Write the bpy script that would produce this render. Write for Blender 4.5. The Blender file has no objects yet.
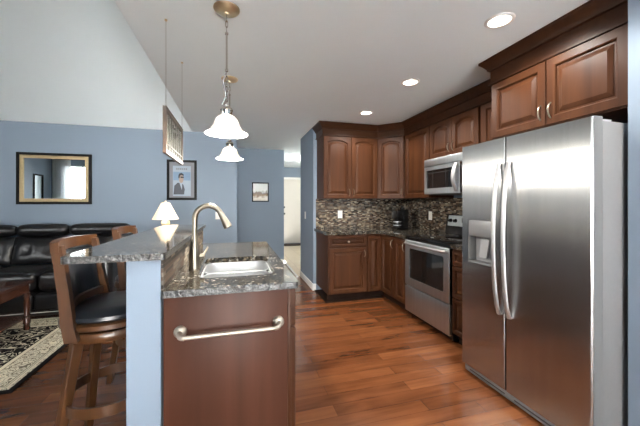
import bpy, bmesh, math, random
from mathutils import Vector, Matrix
random.seed(7)
scn = bpy.context.scene
COL = scn.collection
PI = math.pi

# ------------------------------------------------------------------ camera, world, exposure
FPX, YAW, EYE = 303.3, 15.82, 1.287
cam = bpy.data.cameras.new('camera'); cam_o = bpy.data.objects.new('camera', cam); COL.objects.link(cam_o)
cam.sensor_width = 36.0; cam.lens = FPX / 640 * 36.0
cam.shift_x = -1.0 / 640; cam.shift_y = -9.8 / 640
cam.clip_start = 0.05
cam_o.location = (0, 0, EYE); cam_o.rotation_euler = (PI / 2, 0, -math.radians(YAW))
scn.camera = cam_o
scn.view_settings.view_transform = 'Standard'
scn.view_settings.look = 'None'
scn.view_settings.gamma = 1.0
scn.view_settings.use_curve_mapping = False
scn.view_settings.exposure = 1.30
scn.cycles.use_denoising = True
scn.cycles.max_bounces = 10
scn.cycles.diffuse_bounces = 6
scn.cycles.sample_clamp_indirect = 6.0
scn.cycles.caustics_reflective = False
scn.cycles.caustics_refractive = False

SKY = 23.5          # daylight outside
world = bpy.data.worlds.new('daylight'); scn.world = world; world.use_nodes = True
wn = world.node_tree; wn.nodes.clear()
w_out = wn.nodes.new('ShaderNodeOutputWorld'); w_bg = wn.nodes.new('ShaderNodeBackground')
w_tc = wn.nodes.new('ShaderNodeTexCoord'); w_sep = wn.nodes.new('ShaderNodeSeparateXYZ')
w_r = wn.nodes.new('ShaderNodeValToRGB')
wn.links.new(w_tc.outputs['Generated'], w_sep.inputs[0])
w_mr = wn.nodes.new('ShaderNodeMapRange'); w_mr.inputs[1].default_value = -1.0
wn.links.new(w_sep.outputs['Z'], w_mr.inputs[0]); wn.links.new(w_mr.outputs[0], w_r.inputs[0])
e = w_r.color_ramp.elements
e[0].position = 0.48; e[0].color = (1.0, 0.985, 0.955, 1)
e[1].position = 0.56; e[1].color = (0.42, 0.425, 0.425, 1)
wn.links.new(w_r.outputs[0], w_bg.inputs[0]); w_bg.inputs[1].default_value = SKY
wn.links.new(w_bg.outputs[0], w_out.inputs[0])


def portal(name, loc, rot, sx, sy):
    l = bpy.data.lights.new(name, 'AREA'); l.shape = 'RECTANGLE'; l.size = sx; l.size_y = sy
    l.cycles.is_portal = True
    o = bpy.data.objects.new(name, l); COL.objects.link(o); o.location = loc; o.rotation_euler = rot


# daylight comes in through these window openings (all behind or beside the camera)
portal('window_daylight', (-4.275, -0.03, 1.65), (-PI / 2, 0, 0), 0.85, 1.44)
portal('window_daylight', (-5.03, 1.60, 1.65), (0, -PI / 2, 0), 1.44, 0.5)
portal('window_daylight', (0.3, -4.43, 1.10), (-PI / 2, 0, 0), 2.4, 2.1)
CAN_W, PEND_W, LAMP_W = 39.0, 27.0, 0.6


# ------------------------------------------------------------------ materials
def srgb(r, g, b):
    f = lambda c: (c / 255 / 12.92) if c / 255 <= 0.04045 else ((c / 255 + 0.055) / 1.055) ** 2.4
    return (f(r), f(g), f(b), 1)


class Mat:
    def __init__(s, name, color=(128, 128, 128), rough=0.5, metal=0.0, spec=0.5, coat=0.0, var=0.04, vscale=6.0, bump=0.0, bscale=80.0):
        s.m = bpy.data.materials.new(name); s.m.use_nodes = True
        s.t = s.m.node_tree; s.b = s.t.nodes['Principled BSDF']
        c = srgb(*color); s.set('Base Color', c); s.set('Roughness', rough); s.set('Metallic', metal)
        s.set('Specular IOR Level', spec); s.set('Coat Weight', coat); s.set('Coat Roughness', 0.08)
        s.coord = s.n('ShaderNodeTexCoord').outputs['Object']
        if var:
            nz = s.noise(vscale, 3)
            s.ramp(nz, [(0.3, tuple(x * (1 - var) for x in c[:3])), (0.7, tuple(min(1, x * (1 + var)) for x in c[:3]))], to='Base Color')
        if bump:
            s.bump(s.noise(bscale, 2), bump)

    def n(s, t, **k):
        o = s.t.nodes.new(t)
        for a, v in k.items(): setattr(o, a, v)
        return o

    def set(s, k, v): s.b.inputs[k].default_value = v

    def l(s, a, b): s.t.links.new(a, b)

    def map(s, scale=(1, 1, 1), rot=(0, 0, 0), loc=(0, 0, 0), src=None):
        mp = s.n('ShaderNodeMapping'); mp.inputs['Scale'].default_value = scale
        mp.inputs['Rotation'].default_value = rot; mp.inputs['Location'].default_value = loc
        s.l(src or s.coord, mp.inputs[0]); return mp.outputs[0]

    def noise(s, scale, detail=3, vec=None, dist=0.0):
        x = s.n('ShaderNodeTexNoise'); x.inputs['Scale'].default_value = scale; x.inputs['Detail'].default_value = detail
        x.inputs['Distortion'].default_value = dist
        s.l(vec if vec is not None else s.coord, x.inputs['Vector']); return x.outputs['Fac']

    def ramp(s, fac, stops, to=None, const=False):
        r = s.n('ShaderNodeValToRGB'); el = r.color_ramp.elements
        if const: r.color_ramp.interpolation = 'CONSTANT'
        while len(el) < len(stops): el.new(0.5)
        for q, (p, c) in zip(el, stops):
            q.position = p
        for i, (p, c) in enumerate(stops):
            el[i].position = p; el[i].color = (c[0], c[1], c[2], 1)
        s.l(fac, r.inputs[0])
        if to: s.l(r.outputs[0], s.b.inputs[to])
        return r.outputs[0]

    def mix(s, fac, a, b, mode='MIX', to=None):
        x = s.n('ShaderNodeMix', data_type='RGBA', blend_type=mode)
        for v, k in ((fac, 0), (a, 6), (b, 7)):
            if hasattr(v, 'links'): s.l(v, x.inputs[k])
            else: x.inputs[k].default_value = v
        if to: s.l(x.outputs[2], s.b.inputs[to])
        return x.outputs[2]

    def math(s, op, a, b=0.0, clamp=False):
        x = s.n('ShaderNodeMath', operation=op); x.use_clamp = clamp
        for v, k in ((a, 0), (b, 1)):
            if hasattr(v, 'links'): s.l(v, x.inputs[k])
            else: x.inputs[k].default_value = v
        return x.outputs[0]

    def bump(s, h, strength, dist=0.01):
        x = s.n('ShaderNodeBump'); x.inputs['Strength'].default_value = strength; x.inputs['Distance'].default_value = dist
        s.l(h, x.inputs['Height']); s.l(x.outputs[0], s.b.inputs['Normal'])

    def emit(s, color, strength):
        s.set('Emission Color', srgb(*color)); s.set('Emission Strength', strength)

    def tangent(s, v):
        c = s.n('ShaderNodeCombineXYZ')
        for i in range(3): c.inputs[i].default_value = v[i]
        s.l(c.outputs[0], s.b.inputs['Tangent'])


L = lambda *c: srgb(*c)[:3]
M = {}
M['wall'] = Mat('blue_wall_paint', (126, 140, 155), 0.62, spec=0.3, var=0.02, vscale=1.2, bump=0.04, bscale=160)
M['ceiling'] = Mat('white_ceiling_paint', (232, 242, 245), 0.8, spec=0.2, var=0.012, vscale=1.5, bump=0.05, bscale=220)
M['trim'] = Mat('white_trim_paint', (232, 232, 230), 0.35, var=0.01)
M['door'] = Mat('white_door_paint', (226, 222, 212), 0.4, var=0.01)


def wood(name, a, b, rough, along, scale=1.0, coat=0.0, spec=0.5):
    m = Mat(name, a, rough, var=0, coat=coat, spec=spec)
    st = [14.0 * scale] * 3; st[along] = 0.9 * scale
    v = m.map(tuple(st))
    n1 = m.noise(1.0, 5, v, 0.6); n2 = m.noise(0.9, 2, m.map((1.6, 1.6, 1.6)))
    f = m.math('ADD', m.math('MULTIPLY', n1, 0.72), m.math('MULTIPLY', n2, 0.28))
    m.ramp(f, [(0.30, L(*a)), (0.52, tuple((x + y) / 2 for x, y in zip(L(*a), L(*b)))), (0.72, L(*b))], to='Base Color')
    m.bump(n1, 0.05, 0.003)
    return m


M['cab'] = wood('brown_stained_maple', (50, 26, 13), (78, 47, 27), 0.40, 2, coat=0.0, spec=0.15)
M['cab_h'] = wood('brown_stained_maple_rail', (44, 23, 12), (66, 39, 22), 0.40, 0, coat=0.0, spec=0.15)
M['panel'] = wood('brown_veneer_panel', (58, 33, 23), (80, 48, 35), 0.42, 2, 0.7, coat=0.0, spec=0.16)
M['toe'] = Mat('dark_toe_board', (34, 22, 16), 0.8, spec=0.1)
M['stool'] = wood('honey_brown_stool_wood', (52, 31, 15), (92, 58, 31), 0.30, 2, 1.2, coat=0.1)
M['table'] = wood('dark_walnut_table_wood', (50, 28, 20), (80, 46, 32), 0.22, 1, 1.0, coat=0.3)
M['oldwood'] = wood('weathered_golden_frame_wood', (40, 24, 10), (64, 42, 20), 0.5, 1, 2.0)

# plank floor, boards run along the room's width
m = M['floor'] = Mat('reddish_plank_floor', (140, 80, 48), 0.2, var=0, spec=0.45, coat=0.0)
bk = m.n('ShaderNodeTexBrick'); bk.offset = 0.37; bk.offset_frequency = 2; bk.squash = 1.0
bk.inputs['Color1'].default_value = (0, 0, 0, 1); bk.inputs['Color2'].default_value = (1, 1, 1, 1)
bk.inputs['Mortar'].default_value = (0.0, 0.0, 0.0, 1)
bk.inputs['Scale'].default_value = 1.0; bk.inputs['Mortar Size'].default_value = 0.0012
bk.inputs['Brick Width'].default_value = 0.9; bk.inputs['Row Height'].default_value = 0.105
m.l(m.coord, bk.inputs['Vector'])
grain = m.noise(1.0, 5, m.map((1.6, 22, 1)), 0.8)
blot = m.noise(1.0, 3, m.map((2.2, 6.5, 1)), 0.5)
f = m.math('ADD', m.math('MULTIPLY', bk.outputs['Color'], 0.25), m.math('ADD', m.math('MULTIPLY', grain, 0.36), m.math('MULTIPLY', blot, 0.45)))
cc = m.ramp(f, [(0.20, L(48, 24, 12)), (0.38, L(84, 46, 24)), (0.58, L(110, 65, 37)), (0.76, L(130, 81, 48))])
m.mix(m.math('MULTIPLY', bk.outputs['Fac'], 0.6), cc, (*L(52, 26, 16), 1), to='Base Color')
m.ramp(blot, [(0.3, (0.19,) * 3), (0.75, (0.27,) * 3)], to='Roughness')
m.bump(m.math('SUBTRACT', m.math('MULTIPLY', blot, 0.15), bk.outputs['Fac']), 0.06, 0.002)

m = M['tile_floor'] = Mat('beige_hall_tile', (206, 188, 160), 0.3, var=0)
bk = m.n('ShaderNodeTexBrick'); bk.offset = 0.0
bk.inputs['Color1'].default_value = srgb(208, 190, 162); bk.inputs['Color2'].default_value = srgb(218, 202, 176)
bk.inputs['Mortar'].default_value = srgb(180, 162, 138); bk.inputs['Scale'].default_value = 1.0
bk.inputs['Mortar Size'].default_value = 0.004; bk.inputs['Brick Width'].default_value = 0.33; bk.inputs['Row Height'].default_value = 0.33
m.l(m.coord, bk.inputs['Vector']); m.l(bk.outputs['Color'], m.b.inputs['Base Color'])


def granite(name, s=1.0):
    m = Mat(name, (60, 58, 54), 0.07, var=0, spec=0.5)
    vo = m.n('ShaderNodeTexVoronoi'); vo.inputs['Scale'].default_value = 95 * s
    m.l(m.coord, vo.inputs['Vector'])
    sp = m.n('ShaderNodeSeparateColor'); m.l(vo.outputs['Color'], sp.inputs[0])
    cl = m.noise(14 * s, 4)
    f = m.math('ADD', m.math('MULTIPLY', sp.outputs[0], 0.55), m.math('MULTIPLY', cl, 0.45))
    m.ramp(f, [(0.0, L(16, 15, 14)), (0.34, L(34, 31, 28)), (0.46, L(62, 55, 45)), (0.56, L(92, 84, 70)), (0.66, L(56, 54, 52)), (0.74, L(138, 134, 126)), (0.84, L(186, 182, 172))], to='Base Color', const=True)
    return m


M['granite'] = granite('polished_speckled_granite')
M['granite_edge'] = Mat('chiselled_granite_edge', (120, 120, 118), 0.28, var=0, spec=0.6)
m = M['granite_edge']
f = m.noise(90, 4, None, 0.4)
m.ramp(f, [(0.0, L(24, 24, 26)), (0.38, L(28, 28, 28)), (0.46, L(46, 46, 44)), (0.54, L(72, 72, 69)), (0.61, L(36, 35, 33)), (0.68, L(108, 106, 101))], to='Base Color', const=True)
m.bump(m.noise(60, 4), 0.5, 0.012)


def mosaic(name, ax, bw, rh, rough=0.16, spec=0.6):
    m = Mat(name, (90, 80, 70), rough, var=0, spec=spec)
    sx = m.n('ShaderNodeSeparateXYZ'); m.l(m.coord, sx.inputs[0])
    cb = m.n('ShaderNodeCombineXYZ'); m.l(sx.outputs[ax], cb.inputs[0]); m.l(sx.outputs[2], cb.inputs[1])
    bk = m.n('ShaderNodeTexBrick'); bk.offset = 0.42; bk.offset_frequency = 2; bk.squash = 0.7; bk.squash_frequency = 3
    bk.inputs['Color1'].default_value = (0, 0, 0, 1); bk.inputs['Color2'].default_value = (1, 1, 1, 1)
    bk.inputs['Mortar'].default_value = (0.5, 0.5, 0.5, 1); bk.inputs['Scale'].default_value = 1.0
    bk.inputs['Mortar Size'].default_value = 0.0012; bk.inputs['Brick Width'].default_value = bw; bk.inputs['Row Height'].default_value = rh
    m.l(cb.outputs[0], bk.inputs['Vector'])
    c = m.ramp(bk.outputs['Color'], [(0.0, L(30, 24, 20)), (0.16, L(72, 56, 44)), (0.34, L(92, 87, 80)), (0.48, L(48, 39, 34)), (0.58, L(128, 114, 95)), (0.72, L(84, 66, 50)), (0.80, L(156, 146, 128)), (0.88, L(106, 96, 84))], const=True)
    m.mix(bk.outputs['Fac'], c, (*L(88, 80, 72), 1), to='Base Color')
    m.bump(m.math('SUBTRACT', 1.0, bk.outputs['Fac']), 0.3, 0.002)
    return m


M['mosaic_x'] = mosaic('glass_mosaic_tile_back', 0, 0.046, 0.0165)
M['mosaic_y'] = mosaic('glass_mosaic_tile_side', 1, 0.050, 0.0165)


M['mosaic_bar'] = mosaic('long_glass_mosaic_tile_bar', 1, 0.120, 0.0165, 0.5, 0.25)


def steel(name, color, rough, tan, aniso=0.8):
    m = Mat(name, color, rough, metal=1.0, var=0)
    m.set('Anisotropic', aniso); m.tangent(tan)
    st = [60.0, 60.0, 60.0]
    st[2] = 1.2
    nz = m.noise(1.0, 2, m.map(tuple(st)))
    c = L(*color)
    m.ramp(nz, [(0.3, tuple(x * 0.94 for x in c)), (0.7, tuple(min(1, x * 1.05) for x in c))], to='Base Color')
    return m


M['fridge'] = steel('brushed_stainless_door', (174, 174, 173), 0.27, (0, 1, 0), 0.85)
M['steel'] = steel('brushed_stainless', (188, 194, 196), 0.38, (0, 1, 0), 0.6)
M['handle'] = Mat('satin_steel_handle', (178, 178, 178), 0.45, metal=0.9, var=0)
M['sink'] = Mat('satin_sink_steel', (190, 192, 194), 0.36, metal=0.75, var=0.03, vscale=30)
M['nickel'] = Mat('brushed_nickel', (132, 125, 112), 0.34, metal=1.0, var=0.03, vscale=20)
M['satin'] = Mat('satin_nickel_bar', (176, 168, 156), 0.5, metal=0.8, var=0.03, vscale=20)
M['chrome'] = Mat('polished_nickel', (200, 198, 192), 0.12, metal=1.0, var=0)
M['brass'] = Mat('warm_polished_brass', (232, 214, 180), 0.38, metal=1.0, var=0)
M['bronze'] = Mat('dark_bronze_metal', (52, 48, 44), 0.35, metal=0.8, var=0)
M['greyside'] = Mat('grey_textured_side_panel', (110, 110, 111), 0.42, var=0.02, vscale=40, bump=0.05, bscale=300)
M['edge'] = Mat('light_grey_door_edge', (116, 116, 116), 0.40, metal=0.3, var=0.01)
M['greyplastic'] = Mat('grey_plastic', (150, 150, 152), 0.4, var=0.02)
M['darkplastic'] = Mat('dark_grey_plastic', (62, 62, 64), 0.4, var=0.02)
M['black'] = Mat('black_enamel', (12, 12, 13), 0.16, var=0.02, spec=0.5)
M['blackglass'] = Mat('black_glass', (14, 15, 16), 0.05, var=0.02, spec=0.6, coat=0.3)
M['ovenglass'] = Mat('dark_oven_glass', (20, 20, 20), 0.06, var=0.04, spec=0.6)
M['rubber'] = Mat('black_rubber', (16, 16, 16), 0.6, var=0.03)
M['white'] = Mat('white_plastic', (232, 230, 224), 0.35, var=0.01)
M['leather'] = Mat('black_leather', (20, 20, 22), 0.30, var=0.06, vscale=8, spec=0.55, bump=0.25, bscale=24)
M['vinyl'] = Mat('smooth_black_vinyl', (24, 27, 32), 0.30, var=0.04, spec=0.5, bump=0.04, bscale=40)
M['gold'] = Mat('antique_gold_leaf', (176, 156, 118), 0.45, metal=0.15, var=0.08, vscale=40)
M['ebony'] = Mat('black_lacquer', (9, 8, 8), 0.5, spec=0.2, var=0.03)
M['mirror'] = Mat('mirror_silver', (232, 238, 238), 0.01, metal=1.0, var=0)
M['matboard'] = Mat('grey_mat_board', (116, 118, 124), 0.7, var=0.02)
M['paper'] = Mat('pale_print_paper', (142, 156, 170), 0.5, var=0.06, vscale=9)
M['suit'] = Mat('charcoal_print_ink', (62, 66, 74), 0.5, var=0.06, vscale=30)
M['skin'] = Mat('sepia_print_ink', (150, 130, 118), 0.5, var=0.06, vscale=30)
M['ink'] = Mat('black_print_ink', (26, 26, 30), 0.5, var=0.02)
M['blueink'] = Mat('pale_blue_print_ink', (108, 134, 160), 0.5, var=0.06, vscale=20)
M['lead'] = Mat('dark_lead_came', (40, 38, 36), 0.4, metal=0.6, var=0.03)
m = M['pane'] = Mat('wavy_clear_leaded_glass', (128, 128, 118), 0.2, var=0)
m.set('Transmission Weight', 0.35); m.set('IOR', 1.2); m.bump(m.noise(40, 2), 0.3)
m = M['winglass'] = Mat('clear_window_glass', (250, 252, 252), 0.0, var=0)
_t = m.n('ShaderNodeBsdfTransparent'); _mx = m.n('ShaderNodeMixShader'); _mx.inputs[0].default_value = 0.06
m.l(_t.outputs[0], _mx.inputs[1]); m.l(m.b.outputs[0], _mx.inputs[2]); m.l(_mx.outputs[0], m.t.nodes['Material Output'].inputs[0])
m = M['sheer'] = Mat('white_sheer_curtain', (238, 240, 240), 0.9, var=0)
_t = m.n('ShaderNodeBsdfTranslucent'); _t.inputs[0].default_value = srgb(240, 242, 244); _mx = m.n('ShaderNodeMixShader'); _mx.inputs[0].default_value = 0.6
m.l(m.b.outputs[0], _mx.inputs[1]); m.l(_t.outputs[0], _mx.inputs[2]); m.l(_mx.outputs[0], m.t.nodes['Material Output'].inputs[0])
M['leaf'] = Mat('green_leaf', (52, 84, 50), 0.4, var=0.12, vscale=9)
M['soil'] = Mat('dark_potting_soil', (40, 30, 24), 0.9, var=0.2, vscale=60)
M['dim_ground'] = Mat('dull_dimming_ground', (100, 104, 94), 0.9, var=0.2, vscale=3)  # for the added outdoor ground that cuts light entering the living room
M['pot'] = Mat('grey_stoneware', (110, 112, 112), 0.5, var=0.05)
M['ceramic'] = Mat('cream_glazed_ceramic', (232, 218, 190), 0.2, var=0.03)
M['mat'] = Mat('dark_door_mat', (52, 40, 36), 0.9, var=0.25, vscale=40)

m = M['shade'] = Mat('warm_white_lamp_shade', (240, 226, 200), 0.8, var=0)
m.emit((255, 206, 142), 0.20)
m = M['pglass'] = Mat('alabaster_glass_shade', (244, 238, 226), 0.25, var=0)
al = m.noise(20, 4, None, 1.2)
m.ramp(al, [(0.40, L(120, 94, 70)), (0.56, L(255, 240, 218)), (0.75, L(255, 252, 242))], to='Emission Color')
m.set('Emission Strength', 0.36)
m = M['bulb'] = Mat('lit_bulb', (255, 240, 214), 0.4, var=0); m.emit((255, 244, 224), 6.0)
m = M['canlens'] = Mat('lit_lens', (255, 246, 230), 0.4, var=0); m.emit((255, 246, 228), 3.0)

m = M['print2'] = Mat('sunlit_rocks_print', (200, 190, 170), 0.4, var=0)
sx = m.n('ShaderNodeSeparateXYZ'); m.l(m.coord, sx.inputs[0])
zf = m.math('ADD', m.math('MULTIPLY', sx.outputs[2], 2.6), m.math('MULTIPLY', m.noise(14, 4), 0.45))
m.ramp(zf, [(0.16, L(176, 172, 160)), (0.42, L(214, 206, 188)), (0.56, L(128, 98, 64)), (0.72, L(98, 78, 56)), (0.84, L(226, 228, 226))], to='Base Color')

# oriental rug : centred on its origin, half sizes RX, RY
RX, RY = 1.07, 0.78
m = M['rug'] = Mat('black_and_cream_oriental_rug', (200, 186, 156), 0.95, var=0, spec=0.1)
sx = m.n('ShaderNodeSeparateXYZ'); m.l(m.coord, sx.inputs[0])
dx = m.math('SUBTRACT', RX, m.math('ABSOLUTE', sx.outputs[0])); dy = m.math('SUBTRACT', RY, m.math('ABSOLUTE', sx.outputs[1]))
dd = m.math('MINIMUM', dx, dy)
sw = m.n('ShaderNodeTexNoise'); sw.inputs['Scale'].default_value = 5.0; sw.inputs['Detail'].default_value = 1.0; sw.inputs['Distortion'].default_value = 2.6
m.l(m.coord, sw.inputs['Vector'])
scroll = m.math('LESS_THAN', m.math('ABSOLUTE', m.math('SUBTRACT', m.math('FRACT', m.math('MULTIPLY', sw.outputs['Fac'], 5.0)), 0.5)), 0.12)
sw2 = m.n('ShaderNodeTexNoise'); sw2.inputs['Scale'].default_value = 13.0; sw2.inputs['Detail'].default_value = 1.0; sw2.inputs['Distortion'].default_value = 2.0
m.l(m.coord, sw2.inputs['Vector'])
flour = m.math('LESS_THAN', m.math('ABSOLUTE', m.math('SUBTRACT', m.math('FRACT', m.math('MULTIPLY', sw2.outputs['Fac'], 5.0)), 0.5)), 0.17)
CREAM, BLK, GRY = (*L(222, 212, 186), 1), (*L(24, 21, 21), 1), (*L(122, 112, 96), 1)
field = m.mix(scroll, BLK, CREAM); border = m.mix(flour, CREAM, GRY)
inb = lambda a, b: m.math('MULTIPLY', m.math('GREATER_THAN', dd, a), m.math('LESS_THAN', dd, b))
c = m.mix(m.math('GREATER_THAN', dd, 0.30), border, field)
for a, b, k in ((0.295, 0.305, BLK), (0.255, 0.262, GRY), (0.085, 0.092, GRY), (0.26, 0.295, CREAM), (0.055, 0.085, CREAM), (0.07, 0.075, GRY)):
    c = m.mix(inb(a, b), c, k)
m.mix(m.math('LESS_THAN', dd, 0.035), c, BLK, to='Base Color')
m.bump(m.noise(300, 2), 0.3, 0.004)


# ------------------------------------------------------------------ mesh helpers
WLOC = {}


def wloc(o): return WLOC.get(o.name, Vector((0, 0, 0)))


class MB:
    def __init__(s): s.bm = bmesh.new()

    def _add(s, verts, faces):
        vs = [s.bm.verts.new(v) for v in verts]
        for f in faces:
            try: s.bm.faces.new([vs[i] for i in f])
            except ValueError: pass
        return vs

    def box(s, x0, x1, y0, y1, z0, z1, bev=0.0, seg=2):
        if x0 > x1: x0, x1 = x1, x0
        if y0 > y1: y0, y1 = y1, y0
        if z0 > z1: z0, z1 = z1, z0
        vs = s._add([(x0, y0, z0), (x1, y0, z0), (x1, y1, z0), (x0, y1, z0), (x0, y0, z1), (x1, y0, z1), (x1, y1, z1), (x0, y1, z1)],
                    [(0, 3, 2, 1), (4, 5, 6, 7), (0, 1, 5, 4), (1, 2, 6, 5), (2, 3, 7, 6), (3, 0, 4, 7)])
        if bev > 0:
            es = list({e for v in vs for e in v.link_edges})
            bmesh.ops.bevel(s.bm, geom=es, offset=bev, segments=seg, profile=0.5, affect='EDGES')
        return s

    def prism(s, poly, d, axis=None):
        """poly: 3D points, extruded by vector d"""
        n = len(poly); d = Vector(d)
        pts = [Vector(p) for p in poly]
        fs = [tuple(range(n))[::-1], tuple(range(n, 2 * n))] + [(i, (i + 1) % n, n + (i + 1) % n, n + i) for i in range(n)]
        s._add(pts + [p + d for p in pts], fs); return s

    def loops(s, loops, cap0=True, cap1=True, closed=True):
        n = len(loops[0]); vs = [[s.bm.verts.new(p) for p in lp] for lp in loops]
        for a, b in zip(vs, vs[1:]):
            for i in range(n if closed else n - 1):
                j = (i + 1) % n
                try: s.bm.faces.new((a[i], a[j], b[j], b[i]))
                except ValueError: pass
        if cap0: s.bm.faces.new(vs[0][::-1])
        if cap1: s.bm.faces.new(vs[-1])
        return s

    def lathe(s, prof, c=(0, 0, 0), seg=24, axis='z', cap=True):
        lo = []
        for r, h in prof:
            lp = []
            for i in range(seg):
                a = 2 * PI * i / seg; u, v = max(r, 1e-4) * math.cos(a), max(r, 1e-4) * math.sin(a)
                p = {'z': (u, v, h), 'x': (h, u, v), 'y': (v, h, u)}[axis]
                lp.append((c[0] + p[0], c[1] + p[1], c[2] + p[2]))
            lo.append(lp)
        return s.loops(lo, cap, cap)

    def tube(s, pts, r, seg=10, r2=None, flat=None):
        pts = [Vector(p) for p in pts]; n = len(pts); lo = []; up = None
        for i, p in enumerate(pts):
            t = (pts[min(i + 1, n - 1)] - pts[max(i - 1, 0)]).normalized()
            if up is None:
                up = Vector((0, 0, 1)) if abs(t.z) < 0.9 else Vector((1, 0, 0))
            a = t.cross(up).normalized(); b = a.cross(t).normalized(); up = b
            rr = r if r2 is None else r + (r2 - r) * i / (n - 1)
            fa, fb = flat or (1, 1)
            lo.append([p + a * (rr * fa * math.cos(2 * PI * k / seg)) + b * (rr * fb * math.sin(2 * PI * k / seg)) for k in range(seg)])
        return s.loops(lo)

    def bar(s, p0, p1, w, d, w2=None, d2=None, ref=(1, 0, 0)):
        """rectangular tapered bar between two points; w along ref, d across"""
        p0, p1 = Vector(p0), Vector(p1); t = (p1 - p0).normalized(); u = Vector(ref); u = (u - t * u.dot(t)).normalized(); v = t.cross(u)
        w2 = w if w2 is None else w2; d2 = d if d2 is None else d2; lo = []
        for p, a, b in ((p0, w, d), (p1, w2, d2)):
            c = 0.18
            lo.append([p + u * (a / 2 * i) + v * (b / 2 * j) for i, j in ((-1 + c, -1), (1 - c, -1), (1, -1 + c), (1, 1 - c), (1 - c, 1), (-1 + c, 1), (-1, 1 - c), (-1, -1 + c))])
        return s.loops(lo)

    def build(s, name, mat, parent=None, smooth=True, loc=None, mats=None, angle=40):
        bmesh.ops.recalc_face_normals(s.bm, faces=s.bm.faces[:])
        base = wloc(parent) if parent is not None else None
        vs = [v.co for v in s.bm.verts]
        if base is None:
            if loc is None:
                loc = Vector(((min(v.x for v in vs) + max(v.x for v in vs)) / 2, (min(v.y for v in vs) + max(v.y for v in vs)) / 2, min(v.z for v in vs)))
            loc = Vector(loc)
        off = base if base is not None else loc
        for v in s.bm.verts: v.co -= off
        me = bpy.data.meshes.new(name); s.bm.to_mesh(me); s.bm.free()
        for mm in ([mat] + (mats or [])): me.materials.append(M[mm].m)
        if smooth:
            me.shade_smooth(); me.set_sharp_from_angle(angle=math.radians(angle))
        o = bpy.data.objects.new(name, me); COL.objects.link(o)
        if parent is not None: o.parent = parent; WLOC[o.name] = base.copy()
        else: o.location = loc; WLOC[o.name] = loc.copy()
        return o


def tag(o, label, cat, group=None):
    o['label'] = label; o['category'] = cat
    if group: o['group'] = group
    return o


def thing(name, label, cat, loc, group=None):
    o = bpy.data.objects.new(name, None); COL.objects.link(o); o.location = loc; o.empty_display_size = 0.1
    WLOC[o.name] = Vector(loc); return tag(o, label, cat, group)


def struct(o, label=None, cat=None):
    o['kind'] = 'structure'
    if label: o['label'] = label
    if cat: o['category'] = cat
    return o


def copy_tree(o, parent=None):
    c = o.copy(); COL.objects.link(c)
    if parent is not None: c.parent = parent
    for ch in list(o.children): copy_tree(ch, c)
    return c


def box(name, mat, x0, x1, y0, y1, z0, z1, parent=None, bev=0.0, seg=2, smooth=True):
    return MB().box(x0, x1, y0, y1, z0, z1, bev, seg).build(name, mat, parent, smooth)


def rrect(cx, cy, hx, hy, r, z, n=5):
    pts = []
    for sx, sy, a0 in ((1, 1, 0), (-1, 1, 90), (-1, -1, 180), (1, -1, 270)):
        for i in range(n + 1):
            a = math.radians(a0 + 90 * i / n)
            pts.append((cx + sx * (hx - r) + r * math.cos(a), cy + sy * (hy - r) + r * math.sin(a), z))
    return pts


# ------------------------------------------------------------------ the room
H = 2.42
XR = 2.595            # right wall
YB = 4.337           # kitchen back wall
XS = 1.111           # end of the kitchen back wall
YL = 5.183           # living room wall
YF = 6.436           # wall beyond
XV = -0.65           # edge of the flat ceiling
XL = -5.0

o = box('floor', 'floor', -5.1, 2.7, -4.5, 6.5, -0.1, 0.0, smooth=False)
o = struct(o, 'reddish brown plank floor with long boards', 'floor')
o = struct(box('floor_hall', 'tile_floor', 1.06, 3.3, 5.25, 9.6, -0.08, 0.002, smooth=False), 'beige tile floor of the hallway beyond', 'floor')
o = struct(box('trim_1', 'trim', 1.03, 1.062, 5.19, 6.44, 0.001, 0.012), 'white threshold strip between wood and tile', 'trim')

struct(box('wall_left', 'wall', XL - 0.1, XL, -0.1, 1.35, 0, 4.2, smooth=False), 'blue left wall of the living room', 'wall')
mb = MB(); mb.box(XL - 0.1, XL, 1.85, YL + 0.1, 0, 4.2); mb.box(XL - 0.1, XL, 1.35, 1.85, 0, 0.93); mb.box(XL - 0.1, XL, 1.35, 1.85, 2.37, 4.2)
struct(mb.build('wall_left_window_side', 'wall', smooth=False), 'blue left wall around the side window', 'wall')
mb = MB(); mb.box(XL - 0.1, 0.03, YL, YL + 0.1, 0, 2.47); mb.box(0.03 - 0.1, 0.03, YL + 0.1, YF, 0, 2.47)
struct(mb.build('wall_living', 'wall', smooth=False), 'long blue living room wall behind the sofa', 'wall')
struct(box('wall_far', 'wall', -0.07, 1.003, YF + 0.001, YF + 0.1, 0, 2.47, smooth=False), 'narrow blue wall beyond the living room corner', 'wall')
struct(box('wall_hall_left', 'wall', 0.9, 1.003, YF + 0.101, 9.6, 0, 2.47, smooth=False), 'blue side wall of the hallway', 'wall')
struct(box('wall_hall_end', 'wall', 1.0, 3.3, 9.5, 9.6, 0, 2.47, smooth=False), 'blue wall at the end of the hallway', 'wall')
struct(box('wall_hall_right', 'wall', 3.2, 3.3, 5.25, 9.5, 0, 2.47, smooth=False), 'right wall of the hallway', 'wall')
struct(box('wall_back', 'wall', XS, 3.3, YB, 5.249, 0, 2.47, smooth=False), 'blue kitchen back wall and its end beside the hallway', 'wall')
struct(box('wall_right', 'wall', XR, XR + 0.1, -4.4, YB, 0, 2.47, smooth=False), 'right kitchen wall', 'wall')
struct(box('wall_stub', 'wall', 1.90, XR, 0.93, 1.046, 0, 2.42, smooth=False), 'blue wall end beside the refrigerator', 'wall')
mb = MB(); mb.box(-1.2, -0.9, -4.5, -4.4, 0, 2.47); mb.box(1.5, XR + 0.1, -4.5, -4.4, 0, 2.47); mb.box(-0.9, 1.5, -4.5, -4.4, 2.12, 2.47)
struct(mb.build('wall_rear', 'wall', smooth=False), 'wall behind the camera', 'wall')
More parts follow.
